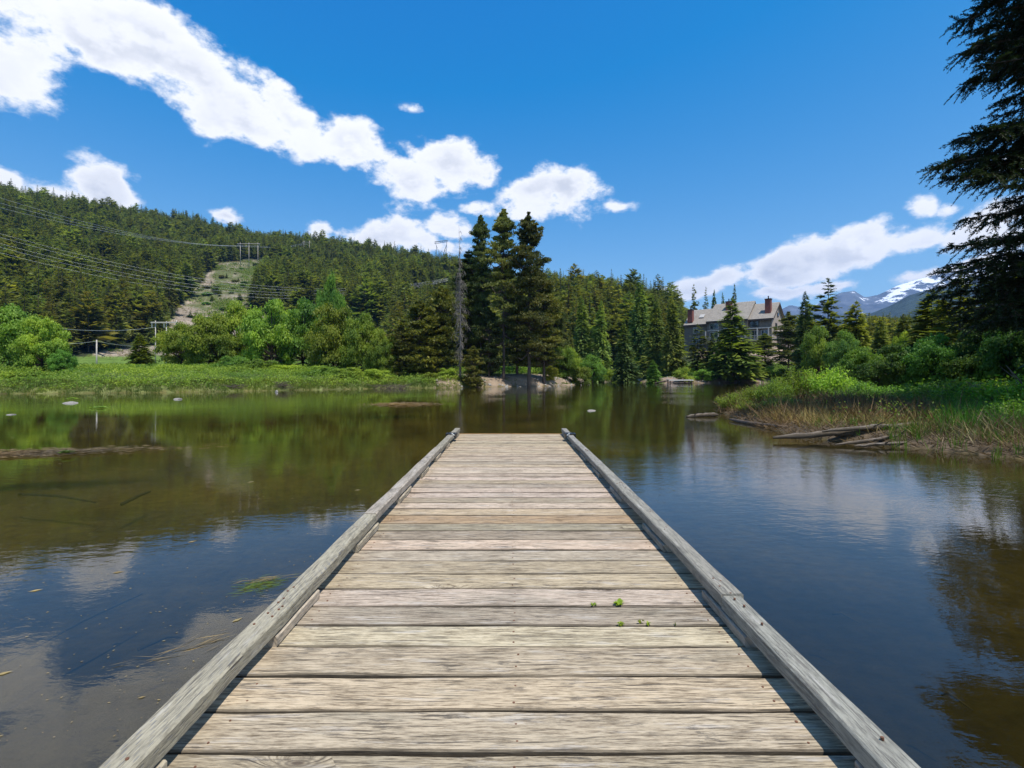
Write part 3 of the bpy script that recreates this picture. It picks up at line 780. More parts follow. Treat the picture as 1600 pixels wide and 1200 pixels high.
def make_protos():
    rng = np.random.default_rng(5)
    def reg(kind, crown, trunk, cm, tm='bark'):
        crown.materials.append(M[cm]); trunk.materials.append(M[tm]); PROTO.setdefault(kind, []).append((crown, trunk))
    for i in range(9):      # conifers of the hillside, crown and trunk in one mesh
        v, f = conifer_crown(rng, 30, 7, 6, .04 + .10 * rng.random(), (.17, .21, .24, .19, .28, .15, .23, .30, .20)[i], (.9, .8, 1.0, .6, .55, .9, .7, .5, 1.1)[i], (.30, .25, .35, .1, .05, .4, .3, .0, .3)[i], .60, irregular=(.38, .45, .35, .6, .55, .4, .5, .6, .3)[i])
        v[:, :2] *= 1.0
        tr = MB().tube([(0, 0, -.03), (0, 0, .5), (0, 0, .97)], [.012, .008, .002], 5)
        tv = np.array(tr.v); tf = np.array([q for q in tr.f if len(q) == 4])
        vv, ff = cat([(v, f), (tv, tf)])
        me = np_mesh('hill_conifer', vv, ff); me.materials.append(M['fir']); me.materials.append(M['bark'])
        me.polygons.foreach_set('material_index', [0] * len(f) + [1] * len(tf)); PROTO.setdefault('hill', []).append(me)
    for i in range(4):      # dense fir / spruce
        c = np_mesh('crown', *squash(conifer_crown(rng, 56, 10, 16, .04, .27, rng.uniform(.60, .85), .28, .46, irregular=.36), .27))
        reg('fir', c, trunk_mesh('trunk', .97, .05, .01, seed=i), 'fir')
    for i in range(2):      # airy fir, sky between its whorls
        c = np_mesh('crown', *squash(conifer_crown(rng, 28, 7, 24, .10, .25, .7, .10, .45, irregular=.5), .25))
        reg('airy', c, trunk_mesh('trunk', .97, .045, .012, seed=10 + i), 'fir')
    for i in range(4):      # pines
        (v, f), limbs = pine_crown(rng, 175, 20, 13, (.20, .17, .10, .24)[i], .165, .0125, .85)
        v[:, :2] /= .155; limbs = [((0, 0, a[2]), (b[0] / .155, b[1] / .155, b[2])) for a, b in limbs]; c = np_mesh('crown', v, f); reg('pine', c, trunk_mesh('trunk', .97, .075, .012, limbs, .006, seed=20 + i), 'pine')
    for i in range(2):      # low bushy pines with foliage to the ground
        (v, f), limbs = pine_crown(rng, 140, 9, 17, .03, .30, .030, .75)
        v[:, :2] /= .30; limbs = [((0, 0, a[2]), (b[0] / .30, b[1] / .30, b[2])) for a, b in limbs]
        reg('bushpine', np_mesh('crown', v, f), trunk_mesh('trunk', .95, .05, .012, limbs, .008, seed=30 + i), 'pine')
    for i in range(4):      # broadleaf trees
        (v, f), C = leafy_crown(rng, 95, 24000, .042, bottom=.06)
        limbs = [((0, 0, .08 + .3 * c[2]), tuple(c)) for c in C[::2]]
        reg('broad', np_mesh('crown', v, f), trunk_mesh('trunk', .8, .05, .02, limbs, .012, seed=40 + i), 'leaf')
    for i in range(3):      # low shrubs
        (v, f), C = leafy_crown(rng, 26, 7000, .070, bottom=.02)
        limbs = [((0, 0, 0), tuple(c)) for c in C]
        reg('shrub', np_mesh('foliage', v, f), trunk_mesh('stem', .5, .03, .02, limbs, .012, seed=50 + i), 'leaf')
    for i in range(3):      # foreground shrubs, fine leaves on visible twigs
        N = 95; sprays = []; limbs = []
        for k in range(N):
            a = rng.uniform(0, 2 * np.pi); q = rng.random() ** .6; h = rng.uniform(.45, 1.0) * (1 - .35 * q * q)
            b0 = np.array([math.cos(a) * q * .35, math.sin(a) * q * .35, 0]); b1 = np.array([math.cos(a) * q * .95, math.sin(a) * q * .95, h])
            limbs.append((tuple(b0), tuple(b1)))
            nl = 74; s = .25 + .75 * rng.random(nl) ** .7
            p = b0 + (b1 - b0) * s[:, None] + rng.normal(0, 1, (nl, 3)) * np.array([.07, .07, .05]) * (.5 + s[:, None])
            nr = unit(rand_dirs(rng, nl) * .8 + np.array([0, 0, .8])); d = unit(np.cross(nr, rand_dirs(rng, nl)))
            ll = .075 * (.6 + .8 * rng.random(nl)); sprays.append(kites(p, d, ll, ll * .55, np.cross(nr, d)))
        v, f = cat(sprays); v[:, 2] = np.maximum(v[:, 2], .01)
        reg('nearshrub', np_mesh('foliage', v, f), trunk_mesh('stem', .5, .012, .02, limbs, .012, seed=60 + i), 'leaf', 'dead_bark')


make_protos()
COUNT = {}


def plant(name, kind, px, Y, top, wpx, label, cat, color=(1, 1, 1), group=None, var=None, sink=.05, rz=None, zx=1.0):
    top = top - (9 if kind == 'broad' and px < 620 else 0); x, y = at(px, Y); g = gz(x, y); H = CAMZ + (CY - top) / FPX * Y - g; w = wpx / FPX * Y / 2
    H = max(H, .25)
    L = PROTO[kind]; k = COUNT.get(kind, 0); COUNT[kind] = k + 1
    crown, trunk = L[(k if var is None else var) % len(L)]
    e = empty(name, (x, y, g - sink), (k * 2.399) % 6.283 if rz is None else rz, label, cat, group)
    e.scale = (1, 1, 1)
    small = kind in ('shrub', 'nearshrub')
    c = link('foliage' if small else 'crown', crown, e); t_ = link('stem' if small else 'trunk', trunk, e)
    if kind == 'broad': zx *= 1.12
    for o in (c, t_): o.scale = (w, w, H * zx)
    tk = min(1.0, .30 / max(.05 * w, .01)) if not small else 1
    c.color = tuple(color) + (1,)
    return e


# ------------------------------------------------------------------ forest on the hill
def build_forest():
    rng = np.random.default_rng(3)
    pts = []
    N = 46000
    az = rng.uniform(R(-58), R(60), N); r = np.sqrt(rng.uniform(118 ** 2, 960 ** 2, N))
    x = r * np.sin(az); y = r * np.cos(az)
    rr = np.interp(az, R_AZ, RIDGE[:, 2]); keep = (r < rr * 1.10)
    sd = lake_sd(x, y); keep &= sd > 16
    z = ground(x, y); px, py = proj(x, y, z)
    keep &= ~in_poly(px, py, CLEARING); keep &= ~in_poly(px, py, CLEAR2)
    keep &= ~((np.hypot(x - 62, y - 138) < 27)); keep &= ~((px > 1052) & (px < 1245) & (y < 165))
    foot = np.interp(az, R_AZ, RIDGE[:, 3]); keep &= (r > foot * .86) | (px > 870)
    keep &= ~((px < 880) & (r < foot * .95))
    x, y, z, r, az, px, py = [q[keep] for q in (x, y, z, r, az, px, py)]
    # thin out pairs that stand too close
    order = np.argsort(r); cell = {}; sel = []
    for i in order:
        g = 3.6 + 1.0 * (r[i] > 500); k = (int(x[i] // g), int(y[i] // g))
        if k in cell: continue
        cell[k] = 1; sel.append(i)
    sel = np.array(sel); x, y, z, r, px, py = [q[sel] for q in (x, y, z, r, px, py)]
    n = len(x); h = rng.normal(18.0, 3.9, n) * (1 + .45 * (fbm(x, y, .012, 3, 8) - .5)); h = np.clip(h, 7, 29)
    h = np.where(px > 1060, np.minimum(h, 19), h); h = h * np.where(r < 240, .92, 1)
    cap = np.where(px > 1240, 489.0, np.where(px > 1062, 484.0, 0.0)) + rng.uniform(-3, 12, n)
    h = np.where(px > 1066, np.clip(CAMZ + (CY - cap) / FPX * y - z, 3, h), h)
    wid = rng.uniform(.70, 1.35, n); rot = rng.uniform(0, 6.28, n); var = rng.integers(0, len(PROTO['hill']), n)
    size = h / y
    vis = (px > -10) & (px < 1610) & (py < 600)
    rank = np.argsort(-np.where(vis, size, 0)); own = rank[:300]; rest = rank[300:]
    for i in own:
        o = link('conifer', PROTO['hill'][var[i]]); o.location = (x[i], y[i], z[i] - .2); o.rotation_euler = (0, 0, rot[i]); o.scale = (h[i] * wid[i], h[i] * wid[i], h[i])
        lab = 'dark green conifer in the front rows of the hillside forest'
        tag(o, lab, 'conifer', 'conifers along the foot of the forested hill')
        k = rng.uniform(.75, 1.15); o.color = (k * rng.uniform(.9, 1.25), k, k * .9, 1)
    # the thousands behind: one object
    src = bpy.data.collections.new('forest_source')
    for k, me in enumerate(PROTO['hill']):
        s = bpy.data.objects.new('source_conifer', me); src.objects.link(s)
    me = bpy.data.meshes.new('forest'); me.vertices.add(len(rest))
    me.vertices.foreach_set('co', np.stack([x[rest], y[rest], z[rest] - .3], 1).astype(np.float32).ravel())
    for nm, dt, arr in (('idx', 'INT', var[rest].astype(np.int32)), ('hgt', 'FLOAT', h[rest].astype(np.float32)), ('wid', 'FLOAT', (h * wid)[rest].astype(np.float32)), ('rot', 'FLOAT', rot[rest].astype(np.float32))):
        a = me.attributes.new(nm, dt, 'POINT'); a.data.foreach_set('value', arr)
    o = link('forest', me); tag(o, 'dense conifer forest covering the long hillside', kind='stuff')
    ng = bpy.data.node_groups.new('forest_nodes', 'GeometryNodeTree')
    ng.interface.new_socket('Geometry', in_out='INPUT', socket_type='NodeSocketGeometry'); ng.interface.new_socket('Geometry', in_out='OUTPUT', socket_type='NodeSocketGeometry')
    N_ = ng.nodes.new; gi = N_('NodeGroupInput'); go = N_('NodeGroupOutput'); iop = N_('GeometryNodeInstanceOnPoints'); ci = N_('GeometryNodeCollectionInfo')
    ci.inputs['Collection'].default_value = src; ci.inputs['Separate Children'].default_value = True; ci.inputs['Reset Children'].default_value = True
    def attr(nm, ty):
        a = N_('GeometryNodeInputNamedAttribute'); a.data_type = ty; a.inputs['Name'].default_value = nm; return a.outputs['Attribute']
    cb = N_('ShaderNodeCombineXYZ'); cr = N_('ShaderNodeCombineXYZ'); e2r = N_('FunctionNodeEulerToRotation')
    lk = ng.links.new
    lk(attr('wid', 'FLOAT'), cb.inputs[0]); lk(attr('wid', 'FLOAT'), cb.inputs[1]); lk(attr('hgt', 'FLOAT'), cb.inputs[2]); lk(attr('rot', 'FLOAT'), cr.inputs[2])
    lk(cr.outputs[0], e2r.inputs[0]); lk(gi.outputs[0], iop.inputs['Points']); lk(ci.outputs[0], iop.inputs['Instance']); iop.inputs['Pick Instance'].default_value = True
    lk(attr('idx', 'INT'), iop.inputs['Instance Index']); lk(e2r.outputs[0], iop.inputs['Rotation']); lk(cb.outputs[0], iop.inputs['Scale']); lk(iop.outputs[0], go.inputs[0])
    md = o.modifiers.new('scatter', 'NODES'); md.node_group = ng
    print('forest trees', n)


build_forest()

# ------------------------------------------------------------------ individual trees and shrubs
OL = (1.05, 1.0, .75); DK = (.75, .8, .8); BR = (1.3, 1.25, .9); GB = (.85, 1.0, 1.1)
T = [
    # the stand on the point
    ('pine_tree', 'pine', 787, 68, 324, 68, 'tallest pine, middle trunk of the three tall pines on the point', (1, 1, 1), 0),
    ('pine_tree', 'pine', 827, 67, 329, 76, 'tall pine with broad crown, rightmost of the three on the point', (1.05, 1.05, 1), 1),
    ('pine_tree', 'pine', 751, 71, 334, 50, 'slim tall pine just left of the tallest pine on the point', (.7, .85, .9), 0),
    ('pine_tree', 'pine', 731, 73, 392, 78, 'dark pine with a rounded top between the grey snag and the tall pines', (.65, .75, .75), 2),
    ('pine_tree', 'pine', 850, 70, 425, 60, 'shorter pine leaning out on the right edge of the pine stand', OL, 1),
    ('pine_tree', 'bushpine', 764, 68, 480, 48, 'bushy dark pine under the tall pines left of their trunks', (.6, .7, .65), 0),
    ('pine_tree', 'pine', 808, 72, 452, 56, 'lower pine filling the gap between the two biggest trunks', (.75, .75, .7), 2),
    ('pine_tree', 'bushpine', 690, 69, 447, 78, 'olive brown pine left of the grey dead snag', (.95, .92, .7), 1),
    ('pine_tree', 'bushpine', 655, 66, 470, 92, 'wide olive pine with foliage to the ground beside the alder thicket', (1.0, .98, .72), 0),
    ('pine_tree', 'bushpine', 627, 65, 508, 58, 'small olive pine between the alder thicket and wide olive pine', OL, 1),
    ('pine_tree', 'bushpine', 739, 63, 540, 44, 'young yellowish pine at the foot of the dead snag', BR, 0),
    ('pine_tree', 'bushpine', 866, 78, 470, 50, 'dark pine just behind the right edge of the pine stand', DK, 1),
    # behind the inlet
    ('fir_tree', 'fir', 908, 112, 462, 46, 'mid green fir behind the bright alder bush right of the pines', (1, 1.05, 1), None),
    ('fir_tree', 'fir', 940, 110, 470, 44, 'pointed fir in the row between the pine stand and tall fir', (.9, 1, 1), None),
    ('fir_tree', 'fir', 974, 100, 500, 48, 'bluish fir with foliage to the water left of the ramp', GB, None),
    ('fir_tree', 'fir', 1000, 122, 428, 58, 'tallest fir breaking the skyline behind the ramp', (.8, .9, .95), None),
    ('fir_tree', 'fir', 1026, 116, 468, 48, 'dense fir right of the tallest fir behind the ramp', (1, 1.05, 1), None),
    ('fir_tree', 'fir', 1048, 110, 462, 44, 'tall green fir left of the house roof', (1, 1, .9), None),
    ('fir_tree', 'airy', 1090, 104, 506, 50, 'loose dark fir in front of the left house chimney', (.95, .95, .8), None),
    ('fir_tree', 'fir', 1114, 104, 522, 40, 'short fir between the loose fir and the big bright fir', (.8, .85, .8), None),
    ('fir_tree', 'fir', 1144, 99, 466, 92, 'big bright green fir standing before the middle of the house', (1.15, 1.3, .85), None),
    ('pine_tree', 'pine', 1195, 106, 520, 44, 'thin young pine on the dirt slope below the house deck', (1.0, 1.0, .8), None),
    ('pine_tree', 'pine', 1232, 98, 486, 50, 'ragged pine covering the right end of the house', (.9, .95, .8), None),
    ('spruce_tree', 'fir', 1258, 88, 455, 52, 'dark pointed spruce right of the house', (.6, .75, .75), None),
    ('fir_tree', 'airy', 1294, 82, 434, 84, 'tall airy fir with see-through top right of the dark spruce', (.85, .95, .85), None),
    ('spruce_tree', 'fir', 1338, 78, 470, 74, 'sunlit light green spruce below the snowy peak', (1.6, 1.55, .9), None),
    ('fir_tree', 'fir', 1020, 94, 562, 34, 'small round young fir beside the little landing', (1.0, 1.3, 1.0), None),
    ('fir_tree', 'fir', 218, 72, 520, 54, 'lone young conifer in the meadow by the power poles', (1.15, 1.15, .7), None),
    # behind the roof
    ('fir_tree', 'airy', 1084, 178, 444, 26, 'leftmost fir behind the house roof', (.8, .85, .9), None),
    ('fir_tree', 'airy', 1103, 176, 448, 20, 'second fir from the left behind the house roof', (.8, .9, 1), None),
    ('fir_tree', 'fir', 1116, 174, 452, 22, 'third fir from the left behind the house roof', (.6, .7, .7), None),
    ('fir_tree', 'fir', 1129, 177, 457, 20, 'shortest fir behind the house roof', (.7, .8, .8), None),
    ('fir_tree', 'fir', 1148, 172, 444, 28, 'rightmost and widest fir behind the house roof', (.8, .95, .9), None),
    # dark trees on the right
    ('fir_tree', 'fir', 1375, 66, 494, 50, 'mid green conifer below the blue hill', (1, 1, .8), None),
    ('fir_tree', 'fir', 1412, 60, 490, 52, 'dark conifer left of the shaded grove', (.8, .8, .7), None),
    ('fir_tree', 'fir', 1456, 46, 452, 96, 'shaded fir at the left end of the dark grove', (.75, .8, .6), None),
    ('fir_tree', 'airy', 1500, 42, 430, 110, 'grey green fir second in the dark grove', (.95, .95, .75), None),
    ('fir_tree', 'fir', 1552, 38, 408, 120, 'tall fir third in the dark grove under the overhanging branches', (.8, .85, .55), None),
    ('fir_tree', 'fir', 1610, 33, 392, 150, 'fir cut by the picture edge at the end of the dark grove', (.6, .7, .5), None),
]
for (nm, kind, px, Y, top, w, lab, col, var) in T:
    if px > 880: col = tuple(q * 1.15 for q in col)
    plant(nm, kind, px, Y, top, w, lab, nm.replace('_', ' ').replace(' tree', ''), col, var=var)

for (gx, gy, gh, lab) in ((23.5, 19, 24, 'unseen tall fir added for shade outside the right edge behind the hemlock'), 
                          (25, 13, 25, 'unseen tall fir added for shade deep in the group outside the right edge'), (28.5, 22.5, 24, 'unseen tall fir added for shade at the back outside the right edge'), (34, 28, 24, 'last unseen tall fir added for shade outside the right edge')):
    plant('fir_tree', 'fir', CX + FPX * gx / gy, gy, CY - (gh + .5 - CAMZ) / gy * FPX, 7.0 / gy * FPX, lab, 'fir', (.8, .85, .75), 'unseen firs added for shade')  # unseen firs, added to throw shade on the right-hand trees

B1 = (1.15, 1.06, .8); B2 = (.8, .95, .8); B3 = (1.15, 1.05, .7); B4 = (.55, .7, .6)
BROAD = [
    (14, 54, 488, 130, 'big alder at the far left bank', B2), (66, 52, 506, 84, 'rounded alder second from the left end of the bank', B1), (-70, 52, 480, 120, 'alder standing left of the bank end', B1),
    (98, 50, 556, 44, 'low dark alder at the foot of the left alders', B2),
    (284, 72, 515, 84, 'leftmost alder of the long bright thicket beside the poles', B1), (326, 69, 500, 96, 'alder second from the left in the long thicket', B1),
    (372, 74, 484, 104, 'alder third from the left in the long thicket', B1), (424, 70, 480, 106, 'high rounded alder in the middle of the long thicket', B1),
    (474, 72, 478, 104, 'alder right of the middle in the long thicket', B2), (522, 68, 488, 100, 'broad alder near the right end of the long thicket', B1),
    (566, 66, 502, 84, 'alder next to last at the right end of the thicket', B1), (598, 64, 528, 56, 'small light alder touching the olive pine', B3),
    (519, 98, 442, 56, 'taller pale poplar rising behind the alder thicket', B2),
    (884, 78, 541, 58, 'bright green alder bush right of the pine stand', B3), (925, 92, 556, 54, 'darker alder bush at the inlet mouth', B2),
    (1280, 70, 512, 66, 'light green birch under the airy fir', B1), (1318, 64, 518, 64, 'grey green willow under the light green spruce', (.8, .9, 1.0)),
    (1410, 58, 520, 44, 'yellow green maple top lit before the dark grove', (1.7, 1.5, .8)),
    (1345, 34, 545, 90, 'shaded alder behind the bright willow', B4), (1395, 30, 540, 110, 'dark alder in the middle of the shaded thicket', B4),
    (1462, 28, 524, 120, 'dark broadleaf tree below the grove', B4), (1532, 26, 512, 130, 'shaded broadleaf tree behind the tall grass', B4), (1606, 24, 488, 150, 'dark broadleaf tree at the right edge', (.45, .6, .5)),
]
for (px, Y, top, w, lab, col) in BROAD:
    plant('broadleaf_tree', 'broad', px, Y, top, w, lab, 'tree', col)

rc = random.Random(44)
for i in range(90):
    px_, py_ = rc.uniform(285, 425), rc.uniform(414, 505)
    if px_ < 345 - (py_ - 412) * .85: continue
    hx, hy, hz = hit(px_, py_, 150)
    if not (160 < hy < 520): continue
    k_ = 'hill' if i % 4 == 0 else 'shrub'
    hh = rc.uniform(1.6, 5)
    if k_ == 'hill':
        o = link('conifer', PROTO['hill'][i % 9]); o.location = (hx, hy, hz - .2); o.scale = (hh * 1.5, hh * 1.5, hh); o.color = (.9, 1, .8, 1); tag(o, 'small dark conifer growing on the cleared strip of the hill', 'conifer', 'young conifers on the clearing')
    else:
        plant('shrub', 'shrub', px_, hy, py_ - hh / hy * FPX * .6, hh / hy * FPX * 1.6, 'rounded bush growing on the cleared strip of the hill', 'shrub', (rc.uniform(.4, .9), rc.uniform(.5, .9), .6), 'bushes on the clearing')

SHR = [
    (255, 62, 571, 46, 'yellow green bush left in the row before the thicket', B3), (298, 58, 569, 62, 'largest yellow green bush on the left bank', (1.5, 1.3, .7)), (338, 59, 574, 44, 'bush between the yellow green and grey green bushes', B3),
    (364, 60, 552, 56, 'rounded grey green bush before the long thicket', B2), (408, 60, 556, 60, 'dark rounded bush before the thicket middle', B2), (452, 60, 566, 60, 'light bush before the thicket middle', B3),
    (500, 60, 568, 60, 'light green bush right of the thicket middle', B1), (548, 60, 570, 56, 'low bush near the right end of the thicket', B3), (590, 60, 572, 44, 'small bush beside the olive pines', B1),
    (212, 62, 566, 40, 'low bush by the lone conifer', B1), (160, 60, 570, 60, 'low bush in the meadow by the single pole', B3), (118, 56, 572, 60, 'low bush right of the left alders', B3), (40, 48, 578, 90, 'low bush before the left alders', B1),
    (858, 72, 566, 30, 'small reddish green bush at the right pine trunk', (1.3, .9, .6)), (905, 78, 566, 44, 'light bush on the point beside the alder bush', B3),
    (1068, 97, 570, 34, 'bush above the little landing', B1), (1100, 98, 572, 42, 'dark green bush right of the little landing', B2), (1162, 101, 571, 40, 'lit bush below the big bright fir', B3), (1195, 101, 569, 40, 'lit bush below the dirt slope', B3),
    (1225, 99, 572, 36, 'bush under the ragged pine', B1), (958, 105, 570, 34, 'pale bush left of the ramp', B3), (700, 64, 572, 34, 'low bush under the dead snag', B1), (672, 62, 578, 30, 'white flowering bush on the bank', B1),
]
for (px, Y, top, w, lab, col) in SHR:
    plant('shrub', 'shrub', px, Y, top, w, lab, 'shrub', col)

NEAR = [
    (1145, 20.5, 622, 56, 'low shrub at the tip of the near bank', (1.0, .95, .8)), (1178, 21.5, 608, 60, 'second shrub from the tip of the near bank', (1, 1, .9)), (1212, 20.5, 600, 60, 'third shrub from the tip of the near bank', (.95, 1, .9)),
    (1250, 22, 580, 84, 'tall light green willow bush on the near bank', (1.2, 1.2, 1.0)), (1296, 21, 574, 84, 'bright willow bush rising highest on the near bank', (1.25, 1.25, .95)), (1226, 18, 628, 70, 'grey green bush above the bank edge', (.85, .9, .8)),
    (1345, 19, 606, 70, 'small leafy bush before the shaded thicket', (.75, .9, .7)), (1395, 18.5, 612, 80, 'spreading bush behind the dead brown grass', (.7, .85, .6)), (1440, 17, 606, 90, 'dark leaved bush above the log', (.65, .85, .6)),
    (1490, 15.5, 600, 100, 'bush with pale stems behind the tall grass', (.8, .95, .7)), (1545, 14.5, 598, 110, 'green bush at the foot of the hemlock', (.9, 1.0, .7)), (1600, 13.5, 592, 120, 'bush at the right edge above the grass', (.95, 1.05, .7)),
    (1320, 22.5, 600, 60, 'bush between the willow and the shaded thicket', (.9, 1, .8)),
    (1168, 18.8, 634, 44, 'olive bush right at the bank edge near its tip', (1.0, .85, .7)), (1205, 17.6, 636, 50, 'reddish olive bush above the left end of the logs', (1.1, .8, .6)), (1272, 16.6, 634, 56, 'low olive bush above the middle of the logs', (1, .85, .65)),
    (1330, 15.6, 640, 50, 'low bush growing in the dead grass above the logs', (.95, .8, .6)), (1398, 14.2, 642, 60, 'leafy bush before the dark leaved bush', (.8, .9, .6)), (1462, 12.8, 648, 70, 'green bush above the right end of the logs', (.8, .9, .55)),
    (1530, 12.0, 640, 80, 'upright bush within the tall green grass', (.8, .95, .55)), (1592, 11.4, 630, 90, 'tall bush within the grass at the right edge', (.85, .95, .55)),
]
for (px, Y, top, w, lab, col) in NEAR:
    plant('shrub', 'nearshrub', px, Y, top - (12 if px > 1310 else 5 + (px * 7) % 9), w * (1.25 if px > 1310 else 1), lab, 'shrub', tuple(q * (1.25 if px > 1310 else .95) for q in col))


# ------------------------------------------------------------------ dead snag
def build_snag():
    x, y = at(719, 64); g = gz(x, y); H = CAMZ + (CY - 352) / FPX * y - g
    e = empty('dead_tree', (x, y, g), 0, 'bare grey dead tree left of the tall pines', 'dead tree')
    MB().tube([(0, 0, -.2), (.05, 0, H * .3), (.0, 0, H * .6), (-.15, 0, H)], [.15, .10, .045, .010], 8).build('trunk', M['dead_bark'], e, True)
    rr = random.Random(4); mb = MB()
    for i in range(190):
        q = min(.97, max(.05, rr.gauss(.45, .19))); z = H * q; a = rr.uniform(0, 6.28)
        L = (1.5 * max(.1, 1 - abs(q - .38) * 1.9) if q < .72 else .18) * rr.uniform(.3, 1.1)
        L = max(L, .18); d = Vector((math.cos(a), math.sin(a), 0)); r0 = .024 if q < .7 else .014
        p0 = Vector((0, 0, z)); p1 = p0 + d * L * .6 + Vector((0, 0, -.1 * L)); p2 = p0 + d * L + Vector((0, 0, -.55 * L))
        mb.tube([p0, p1, p2], [r0, r0 * .7, .006], 3, False)
        for k in range(4):
            s = rr.uniform(.3, 1); b = p0.lerp(p2, s); mb.tube([b, b + Vector((rr.uniform(-.3, .3), rr.uniform(-.3, .3), -rr.uniform(.15, .6)))], [.020, .010], 3, False)
    o = mb.build('branches', M['dead_bark'], e); o['kind'] = 'stuff'


build_snag()


# ------------------------------------------------------------------ near hemlock at the right edge
def build_hemlock():
    rng = np.random.default_rng(77); rr = random.Random(77)
    X0, Y0 = 14.0, 12.2; g = gz(X0, Y0)
    e = empty('hemlock_tree', (X0, Y0, g), 0, 'large dark hemlock overhanging the right edge, branches against the sky', 'hemlock')
    H = 17.0
    MB().tube([(0, 0, -.3), (.1, .05, 4), (0, 0, 9), (.1, 0, H)], [.42, .34, .24, .05], 12).build('trunk', M['bark'], e, True)
    limbs = MB(); sprays = []
    def branch(z, a, L, droop, fan=1.0):
        d = np.array([math.cos(a), math.sin(a), 0.0]); sd_ = np.array([-d[1], d[0], 0])
        P = lambda s: np.array([0, 0, z]) + d * L * s + np.array([0, 0, .16 * L * s - (droop + .05) * L * s * s])
        limbs.tube([tuple(P(q / 5)) for q in range(6)], [.045 * (1 - q / 5.6) + .006 for q in range(6)], 5, False)
        nt = int(rr.uniform(44, 76) * L / 3.5)
        for i in range(nt):
            s = .22 + .80 * (i + rr.random()) / nt; p = P(min(s, 1.0)); sg = 1 if rr.random() < .5 else -1
            tl = (.20 + .50 * (1 - abs(s - .55) * 1.1)) * rr.uniform(.4, 1.15) * fan
            td = unit(d * rr.uniform(.1, .9) + sd_ * sg * rr.uniform(.2, 1.0) + np.array([0, 0, rr.uniform(-.55, .35)]))
            Q = lambda u: p + td * tl * u + np.array([0, 0, -.28 * tl * u * u])
            limbs.tube([tuple(Q(0)), tuple(Q(.5)), tuple(Q(1))], [.010, .006, .002], 3, False)
            m = int(78 * tl / .6) + 16
            u = rng.random(m) ** .8; b = p + td * tl * u[:, None]; b[:, 2] -= .28 * tl * u ** 2
            sl = np.cross(td, np.array([0, 0, 1.0])); sl = sl / np.linalg.norm(sl)
            sgn = np.where(rng.random(m) < .5, -1, 1)[:, None]
            dd = unit(td * rng.uniform(.4, 1.0, (m, 1)) + sl * sgn * rng.uniform(.2, 1.1, (m, 1)) + np.array([0, 0, -.12]) + rng.normal(0, .32, (m, 3)))
            ll = rng.uniform(.06, .13, m) * (1.1 - .5 * u); sprays.append(kites(b, dd, ll, ll * .26, unit(np.cross(dd, np.array([0, 0, 1.0]) + rng.normal(0, .35, (m, 3))))))
    # limbs that show, by height and direction (angles measured from +x, the lake lies towards 180 degrees)
    z = 1.9
    for k in range(155):
        q = k / 154; z = 2.2 + q * 13.5; a = R(180) + rr.uniform(-1.45, 1.45)
        L = (3.3 * (1 - .36 * q)) * rr.uniform(.55, 1.0)
        if abs(a - R(180)) > 1.0: L *= .9
        branch(z, a, L, rr.uniform(.10, .26))
    for k in range(26):
        branch(rr.uniform(2.5, 15), rr.uniform(-1.5, 1.5), rr.uniform(2, 3.4), .2)
    # the three long boughs that reach out over the lake
    for (z, dy, L, dr) in ((6.2, .0, 3.75, .14), (5.8, .1, 3.5, .16), (6.5, -.15, 3.4, .18), (6.9, .1, 3.0, .18), (9.0, .0, 3.0, .14), (8.4, .15, 2.9, .16), (9.6, -.1, 2.6, .16), (3.7, .0, 3.5, .16), (3.4, -.1, 3.3, .14), (4.3, .1, 3.1, .16)):
        branch(z, R(180) + dy, L, dr, 1.15)
    limbs.build('branch', M['bark'], e)
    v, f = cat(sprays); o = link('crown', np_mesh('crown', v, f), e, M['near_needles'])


build_hemlock()


# ------------------------------------------------------------------ ground cover as stuff
def tufts(name, label, x, y, n_per, hgt, wid, spread, mat, color=(1, 1, 1), lean=.35, zoff=0.0, seed=1):
    rng = np.random.default_rng(seed); n = len(x); z = ground(x, y)
    N = n * n_per
    bx = np.repeat(x, n_per) + rng.normal(0, spread, N); by = np.repeat(y, n_per) + rng.normal(0, spread, N); bz = np.repeat(z, n_per) - .02 + zoff
    hh = np.repeat(hgt if np.ndim(hgt) else np.full(n, hgt), n_per) * rng.uniform(.45, 1.15, N)
    d = unit(np.stack([rng.normal(0, lean, N), rng.normal(0, lean, N), np.ones(N)], 1))
    side = unit(np.cross(d, rand_dirs(rng, N)))
    v, f = kites(np.stack([bx, by, bz], 1), d, hh, wid * rng.uniform(.6, 1.3, N), side)
    o = link(name, np_mesh(name, v, f), None, M[mat]); o.color = tuple(color) + (1,)
    return tag(o, label, kind='stuff')


def scatter(n, x0, x1, y0, y1, cond, seed):
    rng = np.random.default_rng(seed); x = rng.uniform(x0, x1, n); y = rng.uniform(y0, y1, n); sd = lake_sd(x, y); k = cond(x, y, sd); return x[k], y[k], sd[k]


def carpet(name, label, x, y, n_per, top, size, spread, mat, color=(1, 1, 1), seed=1):
    """low leafy growth: small leaves at every height up to top"""
    rng = np.random.default_rng(seed); n = len(x); z = ground(x, y); N = n * n_per
    bx = np.repeat(x, n_per) + rng.normal(0, spread, N); by = np.repeat(y, n_per) + rng.normal(0, spread, N)
    tt = np.repeat(top, n_per) if np.ndim(top) else np.full(N, top); bz = np.repeat(z, n_per) + tt * (1 - .75 * rng.random(N) ** 1.6)
    nr = unit(rand_dirs(rng, N) * .8 + np.array([0, -.25, .7])); d = unit(np.cross(nr, rand_dirs(rng, N))); ll = size * rng.uniform(.5, 1.3, N)
    v, f = kites(np.stack([bx, by, bz], 1), d, ll, ll * .6, np.cross(nr, d))
    o = link(name, np_mesh(name, v, f), None, M[mat]); o.color = tuple(color) + (1,)
    return tag(o, label, kind='stuff')


